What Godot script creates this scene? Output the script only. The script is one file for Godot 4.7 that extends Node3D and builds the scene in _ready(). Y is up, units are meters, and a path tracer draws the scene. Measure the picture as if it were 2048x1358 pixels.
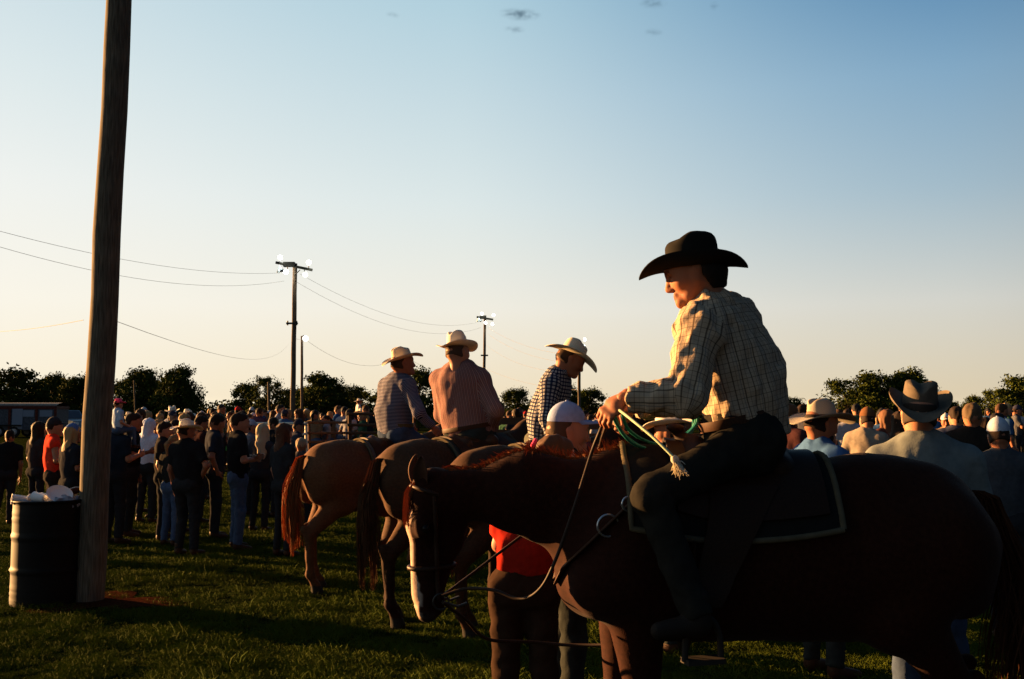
extends Node3D

const FOC := 1991.0
const EYE := 1.65
const PITCH := 0.0747
const SUN_AZ := 63.0
const SUN_UP := 7.6
const EXPOSURE := 7.5
const SKY_GAIN := 0.1333

func _ready() -> void:
	var cam := Camera3D.new()
	cam.name = "camera"
	cam.position = Vector3(0, EYE, 0)
	cam.rotation.x = PITCH
	cam.fov = rad_to_deg(2.0 * atan(679.0 / FOC))
	cam.near = 0.05
	cam.far = 1500.0
	add_child(cam)
	cam.current = true
	var we := WorldEnvironment.new()
	we.name = "environment"
	var env := Environment.new()
	env.background_mode = Environment.BG_SKY
	env.sky = Sky.new()
	var pano := PanoramaSkyMaterial.new()
	pano.panorama = evening_sky()
	env.sky.sky_material = pano
	env.background_energy_multiplier = SKY_GAIN
	env.tonemap_mode = Environment.TONE_MAPPER_LINEAR
	env.tonemap_exposure = EXPOSURE
	env.sdfgi_enabled = true
	env.ssao_enabled = true
	env.ssil_enabled = true
	we.environment = env
	add_child(we)
	var sun := DirectionalLight3D.new()
	sun.name = "sun"
	sun.light_color = Color(1.0, 0.745, 0.46)
	sun.light_energy = 1.6
	sun.light_angular_distance = 0.6
	sun.shadow_enabled = true
	add_child(sun)
	sun.basis = Basis(Vector3.UP, PI + deg_to_rad(SUN_AZ)) * Basis(Vector3.RIGHT, deg_to_rad(-SUN_UP))
	folds = FastNoiseLite.new()
	folds.seed = 4
	folds.frequency = 1.0
	folds.fractal_octaves = 2
	rng.seed = 77
	var steps: Array[Callable] = [field_and_trees, lines_and_lamps, rails_and_vehicles, makings, herd, near_pair, neighbours, crowd, small_things]
	for s in steps:
		var t0 := Time.get_ticks_msec()
		s.call()
		print(s.get_method(), " ", Time.get_ticks_msec() - t0)

var rng := RandomNumberGenerator.new()

# the evening sky by bearing from the sun and height above the horizon (a clear sky, brightest over the sun, deep blue away from it)
func evening_sky() -> ImageTexture:
	var az := [0.0, 33.0, 60.0, 87.0, 125.0, 180.0]
	var el := [0.0, 6.0, 12.0, 18.0, 24.0, 45.0, 90.0]
	var c := [
		[Vector3(290, 252, 200), Vector3(282, 260, 222), Vector3(270, 262, 244), Vector3(252, 255, 250), Vector3(250, 255, 255), Vector3(190, 215, 235), Vector3(55, 100, 150)],
		[Vector3(253, 239, 210), Vector3(251, 246, 232), Vector3(241, 243, 239), Vector3(221, 233, 235), Vector3(200, 219, 228), Vector3(116, 156, 188), Vector3(46, 82, 120)],
		[Vector3(242, 222, 186), Vector3(241, 237, 224), Vector3(220, 231, 231), Vector3(196, 217, 225), Vector3(171, 204, 219), Vector3(88, 134, 170), Vector3(46, 82, 120)],
		[Vector3(222, 203, 168), Vector3(210, 210, 202), Vector3(162, 186, 200), Vector3(130, 167, 195), Vector3(88, 134, 174), Vector3(50, 88, 130), Vector3(46, 82, 120)],
		[Vector3(150, 138, 122), Vector3(122, 124, 124), Vector3(88, 104, 120), Vector3(66, 90, 114), Vector3(54, 82, 112), Vector3(46, 78, 112), Vector3(46, 82, 120)],
		[Vector3(122, 110, 100), Vector3(98, 96, 96), Vector3(70, 80, 92), Vector3(56, 72, 90), Vector3(48, 68, 92), Vector3(44, 72, 104), Vector3(46, 82, 120)]]
	var lo := Image.create(544, 256, false, Image.FORMAT_RGBF)
	for y in 256:
		var e := 90.0 - (y + 0.5) / 256.0 * 180.0
		for x in 544:
			if e < 0.0:
				lo.set_pixel(x, y, Color(0.012, 0.012, 0.006))
				continue
			var a := absf(wrapf((x - 15.5) / 512.0 * 360.0 + SUN_AZ, -180.0, 180.0))
			var i := 0
			while i < 4 and a > az[i + 1]: i += 1
			var j := 0
			while j < 5 and e > el[j + 1]: j += 1
			var s: float = smoothstep(0.0, 1.0, (a - az[i]) / (az[i + 1] - az[i])) * 0.35 + 0.65 * (a - az[i]) / (az[i + 1] - az[i])
			var t: float = (e - el[j]) / (el[j + 1] - el[j])
			var v: Vector3 = c[i][j].lerp(c[i][j + 1], t).lerp(c[i + 1][j].lerp(c[i + 1][j + 1], t), s) / 255.0
			lo.set_pixel(x, y, Color(pow(v.x, 2.2), pow(v.y, 2.2), pow(v.z, 2.2)))
	lo.resize(4352, 2048, Image.INTERPOLATE_CUBIC)
	lo = lo.get_region(Rect2i(128, 0, 4096, 2048))
	# a few wisps of torn dark cloud high up: [bearing, height, width, thickness, strength] in degrees
	var n := FastNoiseLite.new()
	n.seed = 3
	n.frequency = 1.0
	n.fractal_octaves = 4
	for w in [[0.5, 22.4, 1.3, 0.35, 0.75], [0.1, 21.6, 0.7, 0.2, 0.4], [8.3, 22.75, 0.9, 0.3, 0.4], [8.3, 21.2, 0.6, 0.2, 0.32], [11.8, 22.4, 0.3, 0.25, 0.3], [-7.0, 22.2, 0.5, 0.12, 0.3]]:
		var cx: float = wrapf(w[0], 0, 360) / 360.0 * 4096.0
		var cy: float = (90.0 - w[1]) / 180.0 * 2048.0
		for dy in range(-12, 13):
			for dx in range(-26, 27):
				var p := Vector2(dx / 11.38 / w[2], (dy + dx * -0.06) / 11.38 / w[3])
				var k: float = clampf(1.0 - p.length(), 0, 1)
				if k <= 0.0: continue
				k = clampf(k * 1.6 * (0.55 + 1.1 * n.get_noise_2d(dx * 0.13 + w[0] * 7.0, dy * 0.5 + w[1] * 9.0)), 0, 1) * w[4]
				var x := posmod(int(cx) + dx, 4096)
				var o := lo.get_pixel(x, int(cy) + dy)
				lo.set_pixel(x, int(cy) + dy, o.lerp(Color(0.05, 0.1, 0.15), k))
	return ImageTexture.create_from_image(lo)
# ---------------------------------------------------------------- names and metas
var taken := {}

func numbered(called: String) -> String:
	var n: int = taken.get(called, 0)
	taken[called] = n + 1
	return called if n == 0 else "%s_%03d" % [called, n]

func thing(called: String, label: String, category: String, at_: Vector3 = Vector3.ZERO, group := "") -> Node3D:
	var o := Node3D.new()
	o.name = numbered(called)
	add_child(o)
	o.position = at_
	return tag(o, label, category, group)

func tag(o: Node3D, label: String, category: String, group := "", kind := "") -> Node3D:
	if label: o.set_meta("label", label)
	if category: o.set_meta("category", category)
	if group: o.set_meta("group", group)
	if kind: o.set_meta("kind", kind)
	return o

func put(called: String, g, m: Material, parent: Node3D = null) -> MeshInstance3D:
	var o := MeshInstance3D.new()
	o.mesh = g if g is Mesh else g.done()
	o.material_override = m
	if parent == null:
		o.name = numbered(called)
		add_child(o)
	else:
		o.name = called
		parent.add_child(o, true)
	return o

func again(root: Node3D, called: String, label: String, group := "") -> Node3D:
	var r: Node3D = root.duplicate()
	r.name = numbered(called)
	add_child(r)
	r.set_meta("label", label)
	if group: r.set_meta("group", group)
	return r

# ---------------------------------------------------------------- a place in the photograph, given how far away it is
func at(u: float, v: float, d: float) -> Vector3:
	var x := (u - 1024.0) / FOC
	var y := (679.0 - v) / FOC
	var fy := y * cos(PITCH) + sin(PITCH)
	var fz := cos(PITCH) - y * sin(PITCH)
	return Vector3(x, fy, -fz) * (d / fz) + Vector3(0, EYE, 0)

func floor_y(x: float, z: float) -> float:
	return 0.14 * smoothstep(16.0, 60.0, -z) + 0.012 * sin(x * 0.9 + 1.0) * sin(z * 0.7)

func ground(u: float, d: float) -> Vector3:
	var p := at(u, 1100, d)
	p.y = floor_y(p.x, p.z)
	return p

# ---------------------------------------------------------------- plain geometry
class Geo:
	var v := PackedVector3Array()
	var c := PackedColorArray()
	var uv := PackedVector2Array()
	var n := PackedVector3Array()
	var ix := PackedInt32Array()
	var col := Color.WHITE
	func p(pt: Vector3, t := Vector2.ZERO) -> int:
		v.append(pt); c.append(col); uv.append(t)
		return v.size() - 1
	func t(a: int, b: int, d: int) -> void:
		ix.append(a); ix.append(b); ix.append(d)
	func q(a: int, b: int, d: int, e: int) -> void:
		t(a, b, d); t(a, d, e)
	# rows of points; outward is to the right of "along the row, then to the next row"
	func grid(rows: Array, closed := false, flip := false) -> int:
		var base := v.size()
		var m: int = rows[0].size()
		for j in rows.size():
			for i in m:
				p(rows[j][i], Vector2(float(i) / m, float(j) / maxi(1, rows.size() - 1)))
		for j in rows.size() - 1:
			for i in (m if closed else m - 1):
				var a := base + j * m + i
				var b := base + j * m + (i + 1) % m
				if flip: q(a, a + m, b + m, b)
				else: q(a, b, b + m, a + m)
		return base
	func cap(row: PackedVector3Array, flip := false) -> void:
		var mid := Vector3.ZERO
		for x in row: mid += x
		var k := p(mid / row.size())
		var b := v.size()
		for x in row: p(x)
		for i in row.size():
			if flip: t(k, b + i, b + (i + 1) % row.size())
			else: t(k, b + (i + 1) % row.size(), b + i)
	func tube(path: PackedVector3Array, r, sides := 8, caps := true, flat := 1.0) -> void:
		var rows := []
		var side := Vector3.ZERO
		for j in path.size():
			var d := (path[mini(j + 1, path.size() - 1)] - path[maxi(j - 1, 0)]).normalized()
			if side == Vector3.ZERO: side = d.cross(Vector3.UP if absf(d.y) < 0.9 else Vector3.RIGHT).normalized()
			side = (side - d * side.dot(d)).normalized()
			var up := d.cross(side)
			var rad: float = r[j] if r is PackedFloat32Array or r is Array else r
			var row := PackedVector3Array()
			for i in sides:
				var w := TAU * i / sides
				row.append(path[j] + (side * cos(w) + up * sin(w) * flat) * rad)
			rows.append(row)
		grid(rows, true, true)
		if caps:
			cap(rows[0], true); cap(rows[-1], false)
	func lathe(prof: Array, sides: int, xf := Transform3D.IDENTITY) -> void:
		var rows := []
		for q_ in prof:
			var row := PackedVector3Array()
			for i in sides:
				var w := TAU * i / sides
				row.append(xf * Vector3(q_.x * cos(w), q_.y, q_.x * sin(w)))
			rows.append(row)
		grid(rows, true, false)
	func box(mid: Vector3, s: Vector3, b := Basis.IDENTITY, bev := 0.0) -> void:
		for ax in 3:
			for sg in [-1.0, 1.0]:
				var e1 := (ax + 1) % 3
				var e2 := (ax + 2) % 3
				var o := Vector3.ZERO
				o[ax] = s[ax] * 0.5 * sg
				var x := Vector3.ZERO
				x[e1] = s[e1] * 0.5 - bev
				var y := Vector3.ZERO
				y[e2] = s[e2] * 0.5 - bev
				var k := p(mid + b * (o - x - y)); p(mid + b * (o + x - y)); p(mid + b * (o + x + y)); p(mid + b * (o - x + y))
				if sg > 0: q(k, k + 3, k + 2, k + 1)
				else: q(k, k + 1, k + 2, k + 3)
	func add(g: Geo, xf := Transform3D.IDENTITY, tint = null) -> void:
		var b := v.size()
		var mir := xf.basis.determinant() < 0
		v.append_array(xf * g.v)
		uv.append_array(g.uv)
		if tint == null: c.append_array(g.c)
		else:
			for i in g.v.size(): c.append(tint)
		for i in range(0, g.ix.size(), 3):
			if mir: t(b + g.ix[i], b + g.ix[i + 2], b + g.ix[i + 1])
			else: t(b + g.ix[i], b + g.ix[i + 1], b + g.ix[i + 2])
	func normals() -> void:
		n = PackedVector3Array()
		n.resize(v.size())
		for i in range(0, ix.size(), 3):
			var a := ix[i]
			var b := ix[i + 1]
			var d := ix[i + 2]
			var f := (v[d] - v[a]).cross(v[b] - v[a])
			n[a] += f; n[b] += f; n[d] += f
		for i in n.size(): n[i] = n[i].normalized() if n[i].length_squared() > 1e-20 else Vector3.UP
	func done() -> ArrayMesh:
		if n.size() != v.size(): normals()
		var a := []
		a.resize(Mesh.ARRAY_MAX)
		a[Mesh.ARRAY_VERTEX] = v
		a[Mesh.ARRAY_NORMAL] = n
		a[Mesh.ARRAY_COLOR] = c
		a[Mesh.ARRAY_TEX_UV] = uv
		a[Mesh.ARRAY_INDEX] = ix
		var m := ArrayMesh.new()
		m.add_surface_from_arrays(Mesh.PRIMITIVE_TRIANGLES, a)
		return m

# ---------------------------------------------------------------- flesh and cloth: smoothly joined tapered limbs, meshed as surface nets
class Field:
	var M: Array[Basis] = []
	var A := PackedVector3Array()
	var D := PackedVector3Array()
	var IL := PackedFloat32Array()
	var LN := PackedFloat32Array()
	var RA := PackedFloat32Array()
	var DR := PackedFloat32Array()
	var IS := PackedFloat32Array()
	var K := PackedFloat32Array()
	var FL := PackedInt32Array()
	var WA := PackedVector3Array()
	var WD := PackedVector3Array()
	var lo := Vector3(1e9, 1e9, 1e9)
	var hi := Vector3(-1e9, -1e9, -1e9)
	var cuts: Array[Plane] = []
	var noise: FastNoiseLite
	var amp := 0.0
	var ns := Vector3.ONE
	var hit := PackedInt32Array()
	# fl: 0 round, 1 cut flat at b, 2 cut flat at both ends, -1 carved out
	func add(a: Vector3, b: Vector3, ra: float, rb: float, k := 0.03, sc := Vector3.ONE, R := Basis.IDENTITY, fl := 0) -> void:
		var m := Basis(Vector3(sc.x, 0, 0), Vector3(0, sc.y, 0), Vector3(0, 0, sc.z)) * R.transposed()
		M.append(m); A.append(m * a)
		var dd := m * b - m * a
		D.append(dd)
		IL.append(1.0 / dd.length_squared() if dd.length_squared() > 1e-10 else 0.0)
		LN.append(dd.length())
		RA.append(ra); DR.append(rb - ra)
		IS.append(1.0 / maxf(sc.x, maxf(sc.y, sc.z)))
		K.append(k); FL.append(fl)
		WA.append(a); WD.append(b - a)
		if fl >= 0:
			var g := Vector3.ONE * (maxf(ra, rb) / minf(sc.x, minf(sc.y, sc.z)) + k * 0.3 + amp)
			lo = lo.min(a.min(b) - g); hi = hi.max(a.max(b) + g)
	func pair(a: Vector3, b: Vector3, ra: float, rb: float, k := 0.03, sc := Vector3.ONE, fl := 0) -> void:
		add(a, b, ra, rb, k, sc, Basis.IDENTITY, fl)
		add(a * Vector3(1, 1, -1), b * Vector3(1, 1, -1), ra, rb, k, sc, Basis.IDENTITY, fl)
	func twin(a: Vector3, b: Vector3, ra: float, rb: float, k := 0.03, sc := Vector3.ONE, fl := 0) -> void:
		add(a, b, ra, rb, k, sc, Basis.IDENTITY, fl)
		add(a * Vector3(-1, 1, 1), b * Vector3(-1, 1, 1), ra, rb, k, sc, Basis.IDENTITY, fl)
	func within(f: Field, xf: Transform3D) -> void:
		var z := xf.basis.get_scale().x
		var R := xf.basis.orthonormalized()
		for i in f.A.size():
			var a := xf * f.WA[i]
			var b := xf * (f.WA[i] + f.WD[i])
			var m := f.M[i] * R.transposed()
			M.append(m); A.append(m * a); D.append(m * b - m * a)
			IL.append(f.IL[i] / (z * z)); LN.append(f.LN[i] * z); RA.append(f.RA[i] * z); DR.append(f.DR[i] * z); IS.append(f.IS[i]); K.append(f.K[i] * z); FL.append(f.FL[i])
			WA.append(a); WD.append(b - a)
			if f.FL[i] >= 0:
				var g := Vector3.ONE * (maxf(f.RA[i], f.RA[i] + f.DR[i]) * 1.3 + 0.03)
				lo = lo.min(a.min(b) - g); hi = hi.max(a.max(b) + g)
	func one(i: int, p: Vector3) -> float:
		var w := M[i] * p - A[i]
		var s := clampf(w.dot(D[i]) * IL[i], 0.0, 1.0)
		return ((w - D[i] * s).length() - RA[i] - DR[i] * s) * IS[i]
	func ev(p: Vector3, ids: PackedInt32Array) -> float:
		var d := 1000.0
		for i in ids:
			var w := M[i] * p - A[i]
			var ab := D[i]
			var s := w.dot(ab) * IL[i]
			var sc := clampf(s, 0.0, 1.0)
			var e := ((w - ab * sc).length() - RA[i] - DR[i] * sc) * IS[i]
			var fl := FL[i]
			var k := K[i]
			if fl < 0:
				var h2 := maxf(k - absf(d + e), 0.0)
				d = maxf(d, -e) + h2 * h2 * 0.25 / k
				continue
			if fl > 0:
				e = maxf(e, (s - 1.0) * LN[i] * IS[i])
				if fl == 2: e = maxf(e, -s * LN[i] * IS[i])
			var h := maxf(k - absf(d - e), 0.0)
			d = minf(d, e) - h * h * 0.25 / k
		if amp > 0.0: d += noise.get_noise_3dv(p * ns) * amp
		for pl in cuts: d = maxf(d, pl.distance_to(p))
		return d
	func all() -> PackedInt32Array:
		return PackedInt32Array(range(A.size()))
	func onto(from: Vector3, dir: Vector3, ids: PackedInt32Array, off := 0.0, most := 1.2) -> Vector3:
		var s := 0.0
		for i in 60:
			var d := ev(from + dir * s, ids) - off
			if d < 0.001: break
			s += d * 0.9
			if s > most: break
		return from + dir * s
	func geo(cell: float) -> Geo:
		var g := Geo.new()
		var org := lo - Vector3.ONE * cell * 1.5
		var nb := Vector3i(((hi - lo) / cell + Vector3.ONE * 3.0) / 4.0) + Vector3i.ONE
		var nx := nb.x * 4 + 1
		var ny := nb.y * 4 + 1
		var nz := nb.z * 4 + 1
		var sy := nx
		var sz := nx * ny
		var val := PackedFloat32Array()
		val.resize(nx * ny * nz); val.fill(1e9)
		var vid := PackedInt32Array()
		vid.resize(nx * ny * nz); vid.fill(-1)
		var R := cell * 4.0 * 0.87
		var cellsAt := PackedInt32Array()
		var N := A.size()
		var off := PackedInt32Array([0, 1, sy, sy + 1, sz, sz + 1, sz + sy, sz + sy + 1])
		var e0 := PackedInt32Array([0, 2, 4, 6, 0, 1, 4, 5, 0, 1, 2, 3])
		var e1 := PackedInt32Array([1, 3, 5, 7, 2, 3, 6, 7, 4, 5, 6, 7])
		var w8 := PackedFloat32Array(); w8.resize(8)
		# a coarser sieve first: groups of 4 x 4 x 4 blocks
		for sz4 in range(0, nb.z, 4): for sy4 in range(0, nb.y, 4): for sx4 in range(0, nb.x, 4):
			var mid := org + Vector3(sx4 * 4 + 8, sy4 * 4 + 8, sz4 * 4 + 8) * cell
			var RR := R * 4.0
			var some := PackedInt32Array()
			for i in N:
				if one(i, mid) < RR + K[i] + amp: some.append(i)
			if some.is_empty(): continue
			for bz in range(sz4, mini(sz4 + 4, nb.z)): for by in range(sy4, mini(sy4 + 4, nb.y)): for bx in range(sx4, mini(sx4 + 4, nb.x)):
				var ct := org + Vector3(bx * 4 + 2, by * 4 + 2, bz * 4 + 2) * cell
				var ids := PackedInt32Array()
				var near := false
				var deep := false
				for i in some:
					var e := one(i, ct)
					if e < R + K[i] + amp:
						ids.append(i)
						if FL[i] >= 0:
							near = true
							if e < -R * 1.1 - amp and FL[i] == 0: deep = true
						else: deep = false
				if not near: continue
				if deep:
					for pl in cuts:
						if pl.distance_to(ct) > -R: deep = false
					for i in ids:
						if FL[i] < 0: deep = false
					if deep: continue
				var c0 := bx * 4 + by * 4 * sy + bz * 4 * sz
				for z in 5: for y in 5: for x in 5:
					var id := c0 + x + y * sy + z * sz
					if val[id] > 1e8:
						val[id] = ev(org + Vector3(bx * 4 + x, by * 4 + y, bz * 4 + z) * cell, ids)
				for z in 4: for y in 4: for x in 4:
					var id := c0 + x + y * sy + z * sz
					var m := 0
					for j in 8:
						var f := val[id + off[j]]
						w8[j] = f
						if f < 0.0: m += 1
					if m == 0 or m == 8: continue
					var s := Vector3.ZERO
					var cnt := 0.0
					for j in 12:
						var a := e0[j]
						var b := e1[j]
						var fa := w8[a]
						var fb := w8[b]
						if (fa < 0.0) != (fb < 0.0):
							var tt := fa / (fa - fb)
							s += Vector3(a & 1, (a >> 1) & 1, a >> 2) * (1.0 - tt) + Vector3(b & 1, (b >> 1) & 1, b >> 2) * tt
							cnt += 1.0
					vid[id] = g.v.size()
					g.v.append(org + (Vector3(bx * 4 + x, by * 4 + y, bz * 4 + z) + s / cnt) * cell)
					cellsAt.append(id)
		for id in cellsAt:
			var f0 := val[id] < 0.0
			for ax in 3:
				var st := 1 if ax == 0 else (sy if ax == 1 else sz)
				if f0 == (val[id + st] < 0.0): continue
				var u_ := sy if ax == 0 else (sz if ax == 1 else 1)
				var w_ := sz if ax == 0 else (1 if ax == 1 else sy)
				if id - u_ - w_ < 0: continue
				var a := vid[id]
				var b := vid[id - u_]
				var c_ := vid[id - u_ - w_]
				var d_ := vid[id - w_]
				if b < 0 or c_ < 0 or d_ < 0: continue
				if f0: g.q(a, d_, c_, b)
				else: g.q(a, b, c_, d_)
		g.c.resize(g.v.size()); g.c.fill(Color.WHITE)
		g.uv.resize(g.v.size())
		return g

# cloth laid out limb by limb, so that a woven pattern follows the trunk and each sleeve; limbs: [a, b, width, reference]
func lay_cloth(g: Geo, limbs: Array) -> Geo:
	g.normals()
	var o := Geo.new()
	var fr := []
	for l in limbs:
		var d: Vector3 = (l[1] - l[0]).normalized()
		var rz: Vector3 = (l[3] - d * d.dot(l[3])).normalized()
		fr.append([l[0], d, d.cross(rz), rz, l[2], (l[1] - l[0]).length()])
	for i in range(0, g.ix.size(), 3):
		var m := (g.v[g.ix[i]] + g.v[g.ix[i + 1]] + g.v[g.ix[i + 2]]) / 3.0
		var best := 0
		var bd := 1e9
		for j in fr.size():
			var w: Vector3 = m - fr[j][0]
			var s := clampf(w.dot(fr[j][1]), 0, fr[j][5])
			var e: float = (w - fr[j][1] * s).length() - fr[j][4]
			if e < bd: bd = e; best = j
		var f = fr[best]
		var b := o.v.size()
		var a0 := 0.0
		for j in 3:
			var k := g.ix[i + j]
			var w: Vector3 = g.v[k] - f[0]
			var ang := atan2(w.dot(f[2]), w.dot(f[3]))
			if j == 0: a0 = ang
			elif ang - a0 > PI: ang -= TAU
			elif ang - a0 < -PI: ang += TAU
			o.v.append(g.v[k]); o.n.append(g.n[k]); o.c.append(g.c[k])
			o.uv.append(Vector2(ang * f[4], w.dot(f[1])))
			o.ix.append(b + j)
	return o
# ---------------------------------------------------------------- materials (linear base colours)
var mats := {}
var noise_tex := {}

func lin(r: float, g: float, b: float) -> Color:
	return Color(r, g, b).linear_to_srgb()

func noise_map(key: String, freq: float, as_normal: bool, lo := 0.6, hi := 1.0, oct := 4) -> NoiseTexture2D:
	if noise_tex.has(key): return noise_tex[key]
	var t := NoiseTexture2D.new()
	t.width = 512; t.height = 512
	t.seamless = true
	var n := FastNoiseLite.new()
	n.seed = key.hash() % 1000
	n.frequency = freq
	n.fractal_octaves = oct
	t.noise = n
	t.as_normal_map = as_normal
	if as_normal: t.bump_strength = 6.0
	else:
		var g := Gradient.new()
		g.set_color(0, Color(lo, lo, lo)); g.set_color(1, Color(hi, hi, hi))
		t.color_ramp = g
	noise_tex[key] = t
	return t

func mat(r: float, g: float, b: float, rough := 0.9, kind := "plain") -> StandardMaterial3D:
	var key := "%s %.3f %.3f %.3f %.2f" % [kind, r, g, b, rough]
	if mats.has(key): return mats[key]
	var m := StandardMaterial3D.new()
	m.resource_name = key
	m.albedo_color = lin(r, g, b)
	m.roughness = rough
	m.metallic_specular = 0.2
	if kind == "cloth":
		m.metallic_specular = 0.05
		m.albedo_texture = noise_map("mottle", 0.012, false, 0.84, 1.0)
		m.uv1_triplanar = true
		m.uv1_scale = Vector3.ONE * 3.0
		m.normal_enabled = true
		m.normal_texture = noise_map("weave", 0.06, true)
		m.normal_scale = 0.18
	elif kind == "skin":
		m.vertex_color_use_as_albedo = true
		m.subsurf_scatter_enabled = true
		m.subsurf_scatter_strength = 0.12
		m.roughness = 0.55
	elif kind == "coat":
		m.vertex_color_use_as_albedo = true
		m.albedo_texture = noise_map("coat", 0.03, false, 0.7, 1.0, 5)
		m.uv1_triplanar = true
		m.uv1_scale = Vector3.ONE * 2.2
		m.normal_enabled = true
		m.normal_texture = noise_map("coatn", 0.11, true)
		m.normal_scale = 0.22
		m.rim_enabled = true
		m.rim = 0.04
		m.rim_tint = 0.8
		m.metallic_specular = 0.1
	elif kind == "strand":
		m.backlight_enabled = true
		m.backlight = lin(r * 1.2, g * 1.2, b * 1.2)
		m.cull_mode = BaseMaterial3D.CULL_DISABLED
		m.vertex_color_use_as_albedo = true
		m.metallic_specular = 0.08
	elif kind == "turf" or kind == "earth":
		m.metallic_specular = 0.0
	elif kind == "leather":
		m.albedo_texture = noise_map("hide", 0.05, false, 0.6, 1.0)
		m.uv1_triplanar = true
		m.uv1_scale = Vector3.ONE * 4.0
	elif kind == "straw":
		m.albedo_texture = straw_tex()
		m.uv1_scale = Vector3(1.0, 1.0, 1)
		m.backlight_enabled = true
		m.backlight = lin(r * 0.25, g * 0.22, b * 0.15)
		m.cull_mode = BaseMaterial3D.CULL_DISABLED
	elif kind == "metal":
		m.metallic = 0.9
	elif kind == "paint":
		m.albedo_texture = noise_map("dirt", 0.012, false, 0.65, 1.0)
		m.uv1_triplanar = true
		m.uv1_scale = Vector3.ONE * 0.8
	mats[key] = m
	return m

func straw_tex() -> ImageTexture:
	if noise_tex.has("straw"): return noise_tex["straw"]
	var im := Image.create(512, 256, false, Image.FORMAT_RGB8)
	var r := RandomNumberGenerator.new()
	r.seed = 9
	for y in 256: for x in 512:
		var w := 0.86 + 0.14 * sin(x * TAU / 6.0 + (PI if (y / 3) % 2 == 1 else 0.0))
		w *= 0.9 + 0.1 * r.randf()
		if (x + y) % 17 < 2: w *= 0.86
		im.set_pixel(x, y, Color(w, w * 0.985, w * 0.96))
	var t := ImageTexture.create_from_image(im)
	noise_tex["straw"] = t
	return t

# woven shirts: lines: [period in pixels, first, last, colour, across]
func woven(key: String, base: Color, lines: Array, metres: float, size := 256) -> StandardMaterial3D:
	var im := Image.create(size, size, false, Image.FORMAT_RGB8)
	var r := RandomNumberGenerator.new()
	r.seed = key.hash() % 1000
	for y in size: for x in size:
		var c := base
		for l in lines:
			var k := (y if l[4] else x) % int(l[0])
			if k >= l[1] and k <= l[2]:
				c = c.lerp(l[3], l[5] if l.size() > 5 else 0.75)
		var w := 0.9 + 0.1 * r.randf()
		im.set_pixel(x, y, Color(c.r * w, c.g * w, c.b * w))
	var m := StandardMaterial3D.new()
	m.resource_name = key
	m.albedo_texture = ImageTexture.create_from_image(im)
	m.uv1_scale = Vector3(1, 1, 1) / metres
	m.roughness = 0.95
	m.metallic_specular = 0.15
	m.normal_enabled = true
	m.normal_texture = noise_map("weave", 0.06, true)
	m.normal_scale = 0.35
	m.backlight_enabled = true
	m.backlight = Color(base.r * 0.28, base.g * 0.26, base.b * 0.22)
	return m
# ---------------------------------------------------------------- heads, hands, hats
var head_geo: Geo
var head_far: Geo
var hand_open: Geo
var hand_grip: Geo
var folds: FastNoiseLite

# head frame: origin between the ears at eye height, facing -z
func head_field() -> Field:
	var f := Field.new()
	f.add(Vector3(0, 0.045, 0.018), Vector3(0, 0.04, -0.02), 0.098, 0.094, 0.02, Vector3(1.25, 1, 1))
	f.add(Vector3(0, 0.0, 0.06), Vector3(0, -0.03, 0.045), 0.062, 0.055, 0.03)
	f.add(Vector3(0, 0.0, -0.028), Vector3(0, -0.075, -0.045), 0.071, 0.046, 0.03)
	f.twin(Vector3(0.05, -0.03, 0.0), Vector3(0.034, -0.082, -0.04), 0.026, 0.022, 0.03)
	f.add(Vector3(-0.013, -0.098, -0.083), Vector3(0.013, -0.098, -0.083), 0.021, 0.021, 0.022)
	f.add(Vector3(-0.012, -0.08, -0.078), Vector3(0.012, -0.08, -0.078), 0.019, 0.019, 0.015)
	f.twin(Vector3(0.042, -0.02, -0.06), Vector3(0.045, -0.02, -0.05), 0.026, 0.026, 0.025)
	f.add(Vector3(-0.03, 0.03, -0.088), Vector3(0.03, 0.03, -0.088), 0.016, 0.016, 0.02)
	f.add(Vector3(0, 0.018, -0.098), Vector3(0, -0.03, -0.116), 0.0105, 0.0145, 0.012)
	f.twin(Vector3(0.011, -0.036, -0.106), Vector3(0.013, -0.036, -0.1), 0.0095, 0.009, 0.01)
	f.twin(Vector3(0.033, 0.01, -0.112), Vector3(0.036, 0.01, -0.112), 0.018, 0.018, 0.018, Vector3.ONE, -1)
	f.twin(Vector3(0.033, 0.008, -0.076), Vector3(0.033, 0.008, -0.077), 0.0155, 0.0155, 0.006)
	f.add(Vector3(-0.017, -0.062, -0.094), Vector3(0.017, -0.062, -0.094), 0.0085, 0.0085, 0.014)
	f.add(Vector3(-0.014, -0.073, -0.092), Vector3(0.014, -0.073, -0.092), 0.0085, 0.0085, 0.014)
	f.twin(Vector3(0.079, 0.015, 0.012), Vector3(0.075, -0.02, 0.002), 0.021, 0.013, 0.008, Vector3(2.2, 1, 1))
	f.add(Vector3(0, -0.03, 0.03), Vector3(0, -0.15, 0.045), 0.055, 0.055, 0.03)
	return f

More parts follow.
